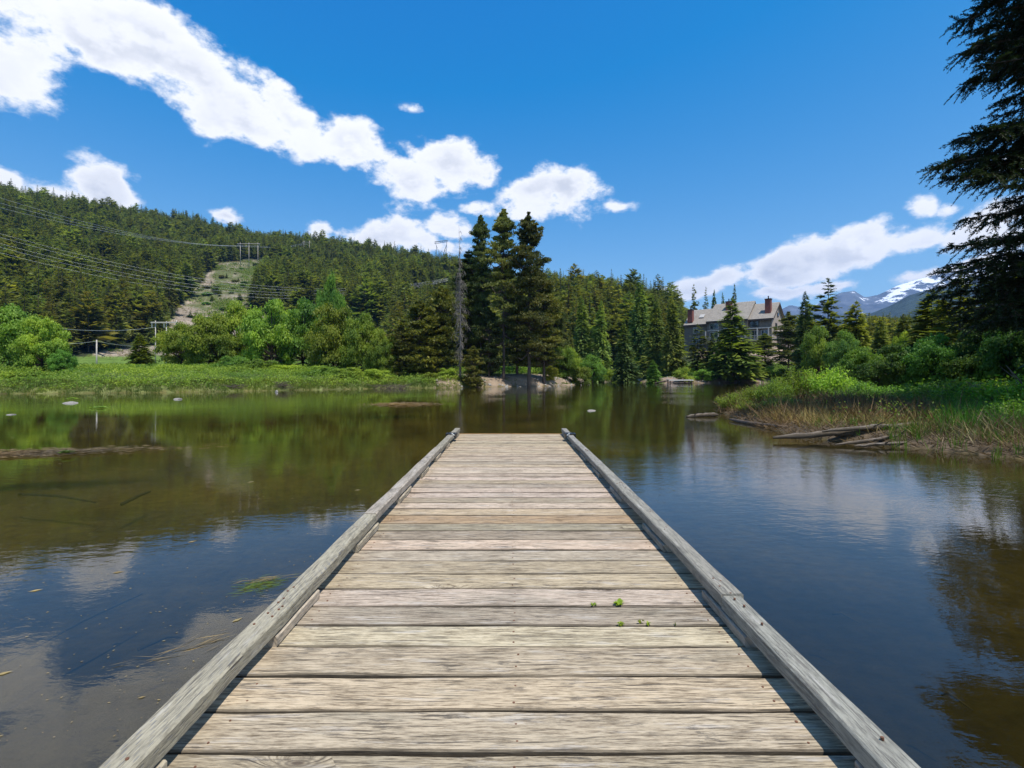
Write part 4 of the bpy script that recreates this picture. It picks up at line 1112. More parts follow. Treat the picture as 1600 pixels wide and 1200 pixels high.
def build_cover():
    # left bank: low leafy cover and reeds
    x, y, sd = scatter(60000, -110, -6, 34, 110, lambda x, y, sd: (sd > .5) & (sd < 34) & (np.abs((x) / y) < 1.15), 1)
    h = .10 + .95 * np.clip(fbm(x, y, .45, 4, 2) - .30, 0, 1) * 1.3 + .25 * np.clip(sd / 12, 0, 1)
    carpet('bank_grass', 'bright green low growth covering the left bank', x, y, 9, h, .17, .16, 'leaf', (1.05, .98, .8), seed=2)
    x, y, sd = scatter(52000, -80, -3, 34, 66, lambda x, y, sd: (sd > -.15) & (sd < 3.6), 3)
    tufts('reeds', 'pale yellow green reeds fringing the left waterline', x, y, 9, .12 + .5 * fbm(x, y, .5, 3, 17), .03, .10, 'grass', (1.0, .98, .8), .3, seed=4)
    # the point and the far right shore
    x, y, sd = scatter(15000, -9, 60, 58, 112, lambda x, y, sd: (sd > .3) & (sd < 7) & (fbm(x, y, .5, 3, 12) > .55), 5)
    tufts('point_grass', 'patchy grass on the bare point under the pines', x, y, 5, .35, .07, .1, 'grass', (.8, .9, .7), .5, seed=6)
    x, y, sd = scatter(26000, -8, 75, 70, 120, lambda x, y, sd: (sd > 5) & (sd < 26) & (np.hypot(x - 60, y - 122) > 12), 7)
    carpet('undergrowth', 'green undergrowth under the trees across the inlet', x, y, 7, .9, .26, .3, 'leaf', (.8, .85, .7), seed=8)
    # hillside clearing
    rng = np.random.default_rng(9); n = 60000; px = rng.uniform(120, 480, n); yy = np.sqrt(rng.uniform(110 ** 2, 520 ** 2, n)); xx = (px - CX) / FPX * yy
    z = ground(xx, yy); _, py = proj(xx, yy, z); k = in_poly(px, py, CLEARING) & (py < 575) & (fbm(xx, yy, .05, 3, 33) + np.where(px > 330, .08, -.06) > .5)
    carpet('clearing_brush', 'light green brush on the cleared strip up the hill', xx[k], yy[k], 5, .5 + 2.6 * np.clip(fbm(xx[k], yy[k], .12, 3, 39) - .4, 0, 1), .7, .8, 'leaf', (.72, .70, .75), seed=10)
    k2 = in_poly(px, py, CLEARING) & (py < 560) & (rng.random(n) < .5)
    tufts('slash', 'pale cut branches lying on the cleared strip', xx[k2], yy[k2], 1, 1.8, .20, .6, 'dry', (.75, .68, .64), 2.5, seed=11)
    # near bank
    x, y, sd = scatter(15000, 5, 26, 5, 34, lambda x, y, sd: (sd > .35) & (sd < 6.5) & (fbm(x, y, .9, 3, 51) > .40), 12)
    tufts('dry_grass', 'flattened dead brown grass on the near bank', x, y, 8, .24, .018, .10, 'dry', (.60, .54, .46), 1.3, seed=13)
    x, y, sd = scatter(7000, 5, 26, 5, 34, lambda x, y, sd: (sd > .25) & (sd < 6) & (fbm(x, y, .8, 3, 52) > .50), 14)
    tufts('near_grass', 'thin green grass among the dead stems of the near bank', x, y, 6, .26, .016, .07, 'grass', (.6, .80, .5), .6, seed=15)
    # waist-high tangle of dead twigs and straw all along the bank
    x, y, sd = scatter(15000, 5, 24, 6.5, 34, lambda x, y, sd: (sd > np.where((y < 13.6) & (y > 9.6), .95, .15)) & (sd < 5.5) & (fbm(x, y, 1.1, 3, 91) > .42), 92)
    tufts('brushwood', 'tangled straw coloured brush standing along the near bank', x, y, 5, .36 + .75 * fbm(x, y, .9, 3, 93), .014, .14, 'dry', (.52, .44, .37), .9, seed=94)
    x, y, sd = scatter(3000, 5, 24, 6.5, 34, lambda x, y, sd: (sd > .4) & (sd < 5) & (fbm(x, y, 1.0, 3, 95) > .50), 96)
    carpet('low_shrubs', 'low olive green leafy growth mixed into the near bank brush', x, y, 8, .30 + .45 * fbm(x, y, .8, 3, 97), .06, .12, 'leaf', (.70, .74, .62), seed=98)
    x, y, sd = scatter(2300, 8, 18, 7.5, 14.5, lambda x, y, sd: (sd > 1.3) & (sd < 7) & (x / y > .84), 16)
    tufts('tall_grass', 'tall fresh green grass at the right edge of the near bank', x, y, 9, .62, .015, .09, 'grass', (.50, .78, .42), .5, seed=17)
    x, y, sd = scatter(2600, 7, 18, 7.0, 16, lambda x, y, sd: (sd > .3) & (sd < 6), 26)
    tufts('dead_stems', 'upright dead brown stems among the grass at the right', x, y, 5, .50, .013, .10, 'dry', (.62, .54, .44), .7, seed=27)
    x, y, sd = scatter(420, 7, 12, 7.5, 13.5, lambda x, y, sd: (sd > -.30) & (sd < .9) & (x / y > .72), 18)
    tufts('water_grass', 'upright yellow green blades at the near waterline', x, y, 9, .42, .014, .05, 'grass', (.75, .95, .4), .18, seed=19)
    x, y, sd = scatter(26000, 5, 20, 6, 32, lambda x, y, sd: (sd > .0) & (sd < 2.0), 20)
    tufts('roots', 'tangled dead roots and stems along the mud of the near bank', x, y, 5, .26, .016, .12, 'dry', (.40, .33, .28), 2.6, seed=21)


build_cover()


# ------------------------------------------------------------------ rocks, logs, floating things
def rock_mesh(seed, n=2):
    import bmesh
    bm = bmesh.new(); bmesh.ops.create_icosphere(bm, subdivisions=3, radius=1); rr = random.Random(seed)
    pl = [(Vector((rr.gauss(0, 1), rr.gauss(0, 1), rr.gauss(0, 1))).normalized(), rr.uniform(.55, .9)) for _ in range(12)]
    for v in bm.verts:
        for nn, d in pl:
            k = v.co.dot(nn)
            if k > d: v.co -= nn * (k - d)
        v.co *= 1 + .05 * math.sin(v.co.x * 7 + seed) * math.cos(v.co.y * 6)
    me = bpy.data.meshes.new('rock'); bm.to_mesh(me); bm.free(); me.materials.append(M['rock']); return me


RM = [rock_mesh(i) for i in range(4)]


def rock(px, py, w, h, label, z=0.0, col=None, k=0, deep=1.0):
    Y = (CAMZ - z) * FPX / (py - CY); x = (px - CX) / FPX * Y; s = w / FPX * Y / 2; hh = h / FPX * Y
    o = link('rock', RM[k % 4]); o.location = (x, Y, z - hh * .15); o.scale = (s, s * .7 * deep, hh); o.rotation_euler = (0, 0, k * 1.3)
    tag(o, label, 'rock'); return o


rock(110, 630, 24, 3.4, 'pale flat rock with green moss left in the lake', 0, k=0)
rock(278, 624, 15, 2.8, 'small pale rock off the left bank', 0, k=1)
rock(432, 613, 7, 4, 'tiny white rock close to the left bank', 0, k=2)
rock(924, 642, 17, 2.6, 'pale rock alone in mid lake beyond the dock', 0, k=3)
rock(18, 648, 14, 1.6, 'thin flat stone at the water surface far left', 0, k=1)
rock(1470, 697, 22, 9, 'grey stone in the mud below the near log', .02, k=2)
for i, (px, py, w, h, lab) in enumerate([(812, 603, 16, 5, 'grey stone below the tall pines'), (832, 603, 10, 4, 'small stone right of the grey stone below the pines'), (790, 604, 9, 3, 'smallest stone below the tallest pine'),
                                         (878, 602, 9, 4, 'stone near the right end of the point'), (858, 603, 8, 3, 'low stone on the shore of the point'), (765, 605, 8, 3, 'stone on the shore left of the tall pines')]):
    Y = 65.5 if px < 850 else 68.5
    x, y = at(px, Y); o = link('rock', RM[i % 4]); o.location = (x, y, gz(x, y) + .03); o.scale = (w / FPX * Y / 2, .4, h / FPX * Y * .8); o.rotation_euler = (0, 0, i); tag(o, lab, 'rock')


def rubble():
    rng = np.random.default_rng(61); x, y, sd = scatter(5200, -9, 60, 57, 112, lambda x, y, sd: (sd > -.2) & (sd < 4), 62); z = ground(x, y)
    base = np.array([(-1, -1, 0), (1, -1, 0), (1, 1, 0), (-1, 1, 0), (-.6, -.6, 1), (.6, -.5, 1), (.6, .6, 1), (-.5, .6, 1)], float); fq = np.array([(4, 5, 6, 7), (0, 1, 5, 4), (1, 2, 6, 5), (2, 3, 7, 6), (3, 0, 4, 7)])
    n = len(x); s = rng.uniform(.03, .16, n); v = base[None] * s[:, None, None] + rng.normal(0, .02, (n, 8, 3)); v[..., 0] += x[:, None]; v[..., 1] += y[:, None]; v[..., 2] += z[:, None]
    f = (fq[None] + (np.arange(n) * 8)[:, None, None]).reshape(-1, 4); o = link('gravel', np_mesh('gravel', v.reshape(-1, 3), f), None, M['rock']); tag(o, 'loose stones and gravel along the far shore', kind='stuff')


rubble()


def log(p0, p1, r0, r1, label, seed, stubs=3, mat='dead_bark'):
    rr = random.Random(seed); p0 = Vector(p0); p1 = Vector(p1); n = 14; pts = []; rad = []
    side = (p1 - p0).cross(Vector((0, 0, 1))).normalized(); b = (rr.uniform(-.1, .1), rr.uniform(-.04, .04))
    for i in range(n + 1):
        q = i / n; w = math.sin(q * math.pi)
        pts.append(tuple(p0.lerp(p1, q) + side * b[0] * w + Vector((0, 0, b[1] * w + rr.uniform(-.008, .008))))); rad.append((r0 + (r1 - r0) * q) * rr.uniform(.84, 1.14) * min(1, .35 + 5 * min(q, 1 - q)))
    mid = (p0 + p1) / 2
    e = empty('fallen_log', tuple(mid), 0, label, 'log')
    mb = MB().tube([tuple(Vector(p) - mid) for p in pts], rad, 12)
    mb.v = [tuple(Vector(v) + Vector((0, 0, rr.uniform(-.012, .012)))) for v in mb.v]
    mb.build('trunk', M[mat], e, True)
    for k in range(stubs):
        q = rr.uniform(.15, .9); b0 = Vector(pts[int(q * n)]) - mid; d = (side * rr.choice((-1, 1)) + Vector((0, 0, rr.uniform(.1, .9)))).normalized()
        MB().tube([b0, b0 + d * rr.uniform(.12, .4)], [.02, .006], 6).build('branch', M[mat], e)
    return e


def on(px, py, z):
    Y = (CAMZ - z) * FPX / (py - CY); return ((px - CX) / FPX * Y, Y, z)


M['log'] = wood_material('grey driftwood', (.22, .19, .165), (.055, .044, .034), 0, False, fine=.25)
log(on(1208, 684, .09), on(1470, 671, .26), .055, .115, 'thick grey log lying longest at the edge of the near bank', 1, 4, 'log')
log(on(1285, 674, .24), on(1450, 664, .34), .04, .08, 'second grey log stacked behind the thick one', 2, 1, 'log')
log(on(1305, 695, .04), on(1570, 664, .36), .028, .075, 'slim pale log slanting across the mud below the thick log', 3, 5, 'log')
log(on(1335, 697, .04), on(1440, 692, .07), .02, .03, 'thin pale pole at the waterline below the slim log', 5, 2, 'log')
log(on(1072, 651, .02), on(1122, 648, .06), .05, .08, 'low pale log at the tip of the near bank', 6, 1, 'log')
log(on(1140, 655, .05), on(1230, 668, .10), .06, .05, 'dark log at the foot of the shrubs on the near bank', 7, 1, 'bark')
log((at(1508, 14)[0], 14, CAMZ + (CY - 594) / FPX * 14), (at(1640, 13)[0], 13, CAMZ + (CY - 606) / FPX * 13 + .35), .02, .035, 'bare pale dead branch leaning before the shaded trees', 8, 3, 'dead_bark') if False else None


def dead_branch(px0, py0, px1, py1, Y, label, seed):
    rr = random.Random(seed)
    a = Vector(((px0 - CX) / FPX * Y, Y, CAMZ + (CY - py0) / FPX * Y)); bx, by = (px1 - CX) / FPX * Y, Y + .6; b = Vector((bx, by, gz(bx, by)))
    e = empty('dead_branch', tuple(b), 0, label, 'branch'); d = a - b
    MB().tube([(0, 0, -.05), tuple(d * .5 + Vector((0, 0, .18))), tuple(d)], [.035, .022, .008], 7).build('stem', M['dead_bark'], e)
    for k in range(4):
        q = rr.uniform(.35, .9); p = d * q; MB().tube([tuple(p), tuple(p + Vector((rr.uniform(-.4, .2), rr.uniform(-.2, .2), rr.uniform(.05, .4))))], [.010, .003], 5).build('twig', M['dead_bark'], e)


dead_branch(1572, 571, 1660, 690, 13.0, 'bare dead branch leaning left before the dark trees at the right edge', 1)
dead_branch(1510, 597, 1600, 660, 14.0, 'short curved dead branch over the bushes below the hemlock', 2)


def strands(name, label, cx, cy, w, d, n, L, r, mat, z=.004, ang=0.0, seed=1, kind=None, cat_=None, spread_z=.006, col=(1, 1, 1)):
    rng = np.random.default_rng(seed); a = rng.normal(0, 1, (n, 2)) * .42; c, s = math.cos(ang), math.sin(ang)
    x = a[:, 0] * w; y = a[:, 1] * d; X = cx + x * c - y * s; Y = cy + x * s + y * c
    th = ang + rng.normal(0, .35, n); dd = np.stack([np.cos(th), np.sin(th), rng.normal(0, .03, n)], 1); ll = L * rng.uniform(.4, 1.4, n)
    zz = z + rng.random(n) * spread_z
    v, f = kites(np.stack([X, Y, zz], 1) - dd * ll[:, None] * .5, dd, ll, r * rng.uniform(.5, 1.5, n), unit(np.cross(dd, np.array([0, 0, 1.0]) + rng.normal(0, .2, (n, 3)))))
    v[:, 2] = np.maximum(v[:, 2], .002) if z > 0 else v[:, 2]
    o = link(name, np_mesh(name, v, f), None, M[mat]); o.color = tuple(col) + (1,)
    return tag(o, label, cat_, kind=kind)


def water_pt(px, py): Y = CAMZ * FPX / (py - CY); return (px - CX) / FPX * Y, Y


x, y = water_pt(70, 712); strands('weed_mat', 'long brown mat of water weed at the left', x - 1.0, y, 2.7, .50, 4200, .22, .018, 'dry', .006, .30, 71, 'stuff', col=(.50, .40, .34), spread_z=.05)
x, y = water_pt(632, 632); strands('weed_mat', 'pinkish brown weed mat beyond the left rail of the dock', x, y, 1.6, 1.5, 2400, .30, .03, 'dry', .006, .0, 72, 'stuff', col=(.38, .28, .24), spread_z=.05)
x, y = water_pt(405, 915); strands('algae_clump', 'yellow green clump of algae and straw near the left rail', x, y, .17, .17, 150, .09, .005, 'grass', .003, .35, 73, 'stuff', col=(1.0, .95, .7))
x, y = water_pt(420, 906); strands('straw', 'pale straw lying on the algae clump', x, y, .24, .05, 26, .20, .004, 'dry', .006, .35, 74, 'stuff', col=(.9, .8, .6))
x, y = water_pt(300, 1010); strands('straw', 'a few floating straws left of the rail near the viewer', x, y, .42, .12, 26, .16, .004, 'dry', .004, .75, 75, 'stuff', col=(.7, .6, .5))
x, y = water_pt(104, 712); strands('water_plant', 'small green plant growing on the weed mat', x, y, .10, .08, 60, .12, .04, 'leaf', .05, .0, 76, None, 'plant', .05)
x, y = water_pt(158, 638); strands('water_plant', 'green floating plant in open water at the left', x, y, .35, .3, 60, .25, .08, 'leaf', .03, .0, 77, None, 'plant', .06)
x, y = water_pt(112, 627); strands('water_plant', 'moss tuft on top of the pale flat rock', x, y, .3, .15, 60, .18, .08, 'leaf', .16, .0, 78, None, 'plant', .06)
# thousands of pale flecks on the water
rngs = np.random.default_rng(80); n = 520; px = rngs.uniform(-50, 760, n); py = 640 + 520 * rngs.random(n) ** .8; X = (px - CX) / FPX * CAMZ * FPX / (py - CY); Y = CAMZ * FPX / (py - CY)
k = X < -1.12; X, Y = X[k], Y[k]; n = len(X); th = rngs.normal(.6, .5, n); dd = np.stack([np.cos(th), np.sin(th), 0 * th], 1); ll = rngs.uniform(.004, .016, n) * np.where(rngs.random(n) < .06, 4, 1) * (1 + Y / 9)
v, f = kites(np.stack([X, Y, np.full(n, .003)], 1), dd, ll, ll * .4, np.cross(dd, np.array([0, 0, 1.0])))
o = link('flecks', np_mesh('flecks', v, f), None, M['dry']); o.color = (.75, .68, .6, 1); tag(o, 'pale seeds and flecks floating on the lake', kind='stuff')


def sunken(px0, py0, px1, py1, r, label, z=-.16):
    a = on(px0, py0, z); b = on(px1, py1, z); mid = (Vector(a) + Vector(b)) / 2
    m = Vector((0, .05, .02)); z -= .12; a = on(px0, py0, z); b = on(px1, py1, z); mid = (Vector(a) + Vector(b)) / 2; r *= .6; o = MB().tube([Vector(a) - mid, (Vector(a) + Vector(b)) / 2 - mid + m, Vector(b) - mid], [r, r * 1.2, r * .5], 7).build('sunken_stick', M['dark_stick'], None, True)
    o.location = mid; tag(o, label, 'stick')


M['dark_stick'] = plain('waterlogged wood', (.038, .034, .020), .9, .3, 12)
sunken(-20, 1050, 222, 928, .016, 'long dark sunken stick at the lower left')
sunken(30, 772, 150, 785, .03, 'dark sunken stick below the weed mat')
sunken(190, 788, 235, 768, .035, 'short sunken log left of the dock')
sunken(215, 1015, 290, 995, .02, 'short dark sunken stick near the left rail')
sunken(150, 1062, 190, 1075, .012, 'thin sunken twig at the lower left')
sunken(1180, 780, 1240, 792, .012, 'dark sunken stick right of the dock')
sunken(1300, 960, 1345, 975, .012, 'dark sunken twig right of the dock near the viewer')
sunken(1470, 1085, 1520, 1110, .014, 'dark sunken twig at the lower right')


# stump and brushwood pile on the left bank
def brush_pile(px, Y, w, h, label, seed, n=170):
    rr = random.Random(seed); x, y = at(px, Y); g = gz(x, y); e = MB(); ww = w / FPX * Y; hh = h / FPX * Y
    for i in range(n):
        p = Vector((rr.uniform(-.5, .5) * ww, rr.uniform(-.4, .4), rr.uniform(0, hh * .7))); a = rr.uniform(-.5, .5) + (math.pi if rr.random() < .5 else 0)
        q = p + Vector((math.cos(a), math.sin(a) * .6, rr.uniform(-.05, .35))) * rr.uniform(.3, 1.0); e.tube([p, q], [.02, .008], 4, False)
    o = e.build('brush_pile', M['bark']); o.location = (x, y, g); tag(o, label, 'brush pile')


brush_pile(605, 56.3, 56, 12, 'dark pile of dead brush at the waterline left of the point', 1)
brush_pile(440, 50.2, 14, 14, 'small dark stump with twigs on the left bank', 2, 60)
brush_pile(368, 47.8, 12, 8, 'low dark root clump on the left waterline', 3, 40)


# ------------------------------------------------------------------ house
def build_house():
    siding = plain('grey board siding', (.15, .125, .102), .8, .15, 3); lit = plain('sunlit board siding', (.36, .295, .235), .8, .12, 3); shingle = plain('weathered shingles', (.29, .255, .215), .9, .22, 2.5, bump=.4)
    dark = plain('dark brown trim', (.05, .035, .03), .7, .2, 6); brick = plain('red brick', (.20, .065, .048), .85, .3, 9); white = plain('white painted trim', (.42, .40, .37), .6, .08, 4)
    m, t, b = material('window glass'); b.inputs['Base Color'].default_value = (.02, .03, .04, 1); b.inputs['Roughness'].default_value = .04; b.inputs['Specular IOR Level'].default_value = 1.0; glass = m
    conc = plain('deck boards grey', (.24, .22, .20), .8, .2, 3)
    x0, y0 = 55.5, 128.0
    e = empty('house', (x0, y0, 0), -R(42), 'large grey lake house with brick chimneys and long shingled roof', 'house')
    # local frame: x along the front (right end nearest), y to the back, z absolute height
    def part(mb, name, mat, parent=e): return mb.build(name, mat, parent)
    def roof(xa, xb, yb, yr, ze, zr, ydepth, name='roof'):
        th = .25; ov = .45
        mb = MB(); sl = (zr - ze) / (yr - yb)
        mb.prism([(xa, yb - ov, ze - ov * sl), (xa, yr, zr), (xa, yr, zr + th), (xa, yb - ov, ze - ov * sl + th)], (xb - xa, 0, 0))
        mb.prism([(xa, yr, zr + th), (xa, yr, zr), (xa, ydepth + ov, ze - ov * sl), (xa, ydepth + ov, ze - ov * sl + th)], (xb - xa, 0, 0))
        r = part(mb, name, shingle)
        for k in range(0, 14):      # shingle courses
            q = k / 14; yy = yb - ov + (yr - yb + ov) * q; zz = ze - ov * sl + th + (zr - ze + ov * sl) * q
            c = MB(); c.prism([(xa + .02, yy, zz + .005), (xa + .02, yy + .5, zz + .5 * sl + .005), (xa + .02, yy, zz + .06)], (xb - xa - .04, 0, 0)); c.build('shingle', shingle, r)
        f = MB(); f.box(xa - .03, xb + .03, yb - ov - .06, yb - ov - .01, ze - ov * sl - .12, ze - ov * sl + th); f.build('fascia', dark, r)
        return r
    secs = [(-12.9, -6.4, 1.0, 14.9, 19.0), (-6.4, 3.6, 0.0, 15.4, 20.0), (3.6, 8.8, .6, 15.2, 19.2)]
    D = 11.0
    for i, (xa, xb, yf, ze, zr) in enumerate(secs):
        w = MB(); w.box(xa + .02, xb - .02, yf, D, 5.5, ze); part(w, 'wall', siding)
        for xs in ((xa, xb) if i != 1 else (xa, xb)):
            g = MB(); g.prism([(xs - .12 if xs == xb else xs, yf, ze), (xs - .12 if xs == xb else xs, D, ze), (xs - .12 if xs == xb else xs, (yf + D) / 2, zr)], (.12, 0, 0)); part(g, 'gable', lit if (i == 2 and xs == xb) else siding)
        roof(xa - .1, xb + (.5 if i == 2 else .1), yf, (yf + D) / 2, ze, zr, D)
    # right end wall, gable and wing: sunlight put into a paler siding colour
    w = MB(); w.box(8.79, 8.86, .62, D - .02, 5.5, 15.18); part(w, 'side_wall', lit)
    w = MB(); w.prism([(9.3, .15, 14.9), (9.3, 5.8, 19.35), (9.3, 5.8, 19.0), (9.3, .15, 14.55)], (.06, 0, 0)).prism([(9.3, 5.8, 19.0), (9.3, 5.8, 19.35), (9.3, 11.45, 14.9), (9.3, 11.45, 14.55)], (.06, 0, 0)); part(w, 'bargeboard', dark)
    # lower wing to the right
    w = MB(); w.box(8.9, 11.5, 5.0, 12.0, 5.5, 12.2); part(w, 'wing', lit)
    w = MB(); w.prism([(8.9, 4.6, 12.2), (8.9, 12.4, 12.2), (8.9, 8.5, 13.6)], (2.9, 0, 0)); part(w, 'wing_roof', shingle)
    # dark fire wall between sections
    w = MB(); w.box(-6.46, -6.34, -.5, 5.6, 9, 20.3) if False else w.prism([(-6.5, -.5, 14.9), (-6.5, 5.5, 20.35), (-6.5, 5.5, 19.6), (-6.5, -.5, 14.2)], (.16, 0, 0)); part(w, 'parapet', dark)
    # chimneys
    for (cx, cy, zt) in ((-11.4, 1.6, 18.8), (-2.1, 3.4, 20.3), (7.6, 2.4, 19.9)):
        c = MB(); c.box(cx - .65, cx + .65, cy - .55, cy + .55, 15.5, zt); ch = part(c, 'chimney', brick)
        MB().box(cx - .75, cx + .75, cy - .65, cy + .65, zt, zt + .18).build('chimney_cap', dark, ch)
        MB().tube([(cx, cy, zt + .18), (cx, cy, zt + .85)], .14, 8).build('flue', dark, ch)
    # windows
    def window(xa, xb, za, zb, yf, n=2, fr=white, slot=None):
        w = MB(); t_ = .10
        for (a, b_, c, d) in ((xa - t_, xb + t_, zb, zb + t_), (xa - t_, xb + t_, za - t_, za), (xa - t_, xa, za, zb), (xb, xb + t_, za, zb)): w.box(a, b_, yf - .08, yf + .05, c, d)
        for k in range(1, n): xm = xa + (xb - xa) * k / n; w.box(xm - .04, xm + .04, yf - .07, yf + .04, za, zb)
        f = part(w, 'window', fr)
        for k in range(n): MB().box(xa + (xb - xa) * k / n + .04, xa + (xb - xa) * (k + 1) / n - .04, yf - .03, yf - .01, za + .002, zb - .002).build('pane', glass, f)
    window(-5.6, -3.6, 13.3, 14.7, 0, 2); window(-2.2, -.2, 13.3, 14.7, 0, 2); window(4.0, 5.9, 13.3, 14.6, .6, 2, dark); window(.8, 2.6, 13.3, 14.7, 0, 2)
    window(-5.6, -3.7, 10.9, 12.4, 0, 2); window(-2.4, -.4, 10.6, 12.4, 0, 2); window(4.2, 5.9, 10.3, 12.3, .6, 2, white); window(6.5, 8.1, 10.4, 12.3, .6, 2, white)
    window(-10.4, -8.6, 12.6, 14.0, 1.0, 2); window(-10.4, -8.6, 10.0, 11.5, 1.0, 2); window(.9, 2.7, 10.4, 12.2, 0, 2)
    w = MB(); f = w.box(8.84, 8.93, 3.4, 5.0, 12.6, 14.2).build('window', dark, e); MB().box(8.93, 8.95, 3.5, 4.9, 12.7, 14.1).build('pane', glass, f)
    w = MB(); f = w.box(8.84, 8.93, 5.2, 6.4, 15.9, 16.9).build('window', dark, e); MB().box(8.93, 8.95, 5.3, 6.3, 16.0, 16.8).build('pane', glass, f)
    # storey band, posts, deck with railing
    MB().box(-6.3, 8.75, -.12, .598, 12.75, 13.0).build('beam', white, e)
    for xx in (-6.2, -3.0, 0.2, 3.5, 6.2, 8.7): MB().box(xx - .11, xx + .11, -1.7, -1.48, 10.0, 12.74).build('post', white, e)
    dk = MB().box(-6.4, 11.4, -2.0, -.01, 9.72, 9.98).build('deck', conc, e)
    for k in range(6): MB().box(-6.4, 11.4, -2.0 + k * .325 + .02, -2.0 + k * .325 + .31, 9.985, 10.0).build('board', conc, dk)
    for k in range(9): xx = -6.2 + k * 2.15; MB().box(xx - .12, xx + .12, -1.9, -1.66, 4.5, 9.715).build('deck_post', dark, e)
    rl = MB().box(-6.4, 11.4, -1.98, -1.90, 10.95, 11.03).build('railing', white, e)
    for k in range(60): xx = -6.3 + k * .3; MB().box(xx - .025, xx + .025, -1.965, -1.915, 10.003, 10.947).build('baluster', white, rl)
    # skylight on the left roof
    MB().prism([(-9.6, 2.6, 16.75), (-8.3, 2.6, 16.75), (-8.3, 3.7, 17.65), (-9.6, 3.7, 17.65)], (0, 0, .09)).build('skylight', white, e)


build_house()


# ------------------------------------------------------------------ little landing across the lake, ramp
def build_landing():
    pale = plain('sun bleached boards', (.50, .47, .42), .8, .15, 3)
    x, y = at(1062, 90.5); e = empty('landing_stage', (x, y, 0), R(-4), 'small grey wooden landing across the lake', 'landing stage')
    w = 2.1
    for k in range(8): MB().box(-w, w, -1 + k * .25, -1 + k * .25 + .23, .62, .70).build('plank', pale, e)
    MB().box(-w, w, -1.06, -1.003, .50, .70).build('fascia', pale, e)
    for sx in (-1, 1):
        for sy in (-.8, .8): MB().tube([(sx * 1.85, sy, -.7), (sx * 1.85, sy, .61)], .11, 8).build('post', M['bark'], e)
    for k, xx in enumerate((-1.2, -.3, .7)): MB().tube([(xx, -.95, .12), (xx + .8, -.9, .16)], .11, 8).build('float_log', M['bark'], e)
    x, y = at(1035, 92); log((x - 1.4, y, .1), (x + 1.0, y + .3, .45), .12, .16, 'dark log slanting up beside the little landing', 12, 1, 'bark')
    # pale ramp up the bank
    path = plain('trodden gravel', (.42, .38, .33), .9, .2, 3)
    p = []; n = 12
    for i in range(n + 1):
        q = i / n; yy = 103 + 22 * q; px = 972 + 34 * q ** .9; w = 1.0
        for s in (-1, 1):
            xx = (px - CX) / FPX * yy + s * w; p.append((xx, yy, max(gz(xx, yy), .05) + .12))
    v = np.array(p); f = np.array([(2 * i, 2 * i + 1, 2 * i + 3, 2 * i + 2) for i in range(n)]); o = link('path', np_mesh('path', v, f, True), None, path); tag(o, 'pale path running up from the inlet', kind='structure')


build_landing()


# ------------------------------------------------------------------ power poles, pylon, wires
M['pole'] = plain('weathered pole wood', (.46, .41, .36), .8, .15, 2); M['steel'] = plain('galvanised lattice steel', (.22, .23, .24), .5, .1, 2, .5)
M['wire'] = plain('aluminium conductor', (.52, .54, .54), .45, .05, 2, .3); M['insul'] = plain('glass insulator', (.25, .28, .28), .3, .1, 5)


def h_frame(p0, pys_top, cols, label, r=.26, arm=True, base_py=None, cross_px=None):
    """poles by picture column from one foot point; returns tops"""
    x0, Y, z0 = p0; e = empty('power_pole', (x0, Y, z0), 0, label, 'power pole'); tops = []
    for px, pt in zip(cols, pys_top):
        x = (px - CX) / FPX * Y - x0; zt = CAMZ + (CY - pt) / FPX * Y - z0; gg = gz(x + x0, Y) - z0
        MB().tube([(x, 0, gg - 1), (x, 0, zt)], [r, r * .65], 8).build('pole', M['pole'], e, True); tops.append((x, zt))
    if arm:
        xa = (cross_px[0] - CX) / FPX * Y - x0; xb = (cross_px[1] - CX) / FPX * Y - x0; za = CAMZ + (CY - cross_px[2]) / FPX * Y - z0
        MB().box(xa, xb, -r - .30, -r - .02, za - .18, za + .18).build('crossarm', M['pole'], e)
        for k in range(3):
            q = k / 2; xi = xa + (xb - xa) * (.04 + .92 * q); MB().tube([(xi, -r - .16, za - 1.5), (xi, -r - .16, za - .19)], .13, 6).build('insulator', M['insul'], e)
    return e


P1 = hit(390, 419, 250)
h_frame(P1, (379, 379, 379), (375.5, 389, 403), 'tall three legged power pole frame on the hill clearing', .26, True, None, (371, 407, 381))
P2 = hit(481, 402, 300)
h_frame((P2[0], P2[1] - 6, P2[2]), (376, 376), (475, 483.5), 'small two legged pole frame among the trees on the hill', .3, True, None, (472, 487, 378.5))
P3 = hit(243, 564, 70)
P3 = (P3[0], min(P3[1], 150), 0); P3 = ((243 - CX) / FPX * P3[1], P3[1], gz((243 - CX) / FPX * P3[1], P3[1]))
h_frame(P3, (501, 502, 500), (243, 260, 276), 'three brown power poles joined by a crossarm beside the thicket', .17, True, None, (237, 278, 504))
P4 = (at(151, 100)[0], 100, gz(at(151, 100)[0], 100))
h_frame(P4, (531,), (151,), 'single short pole in the left meadow', .16, False)
P5 = (at(30, 96)[0], 96, gz(at(30, 96)[0], 96))
h_frame(P5, (520,), (30,), 'pale pole half hidden by the left alders', .14, False)


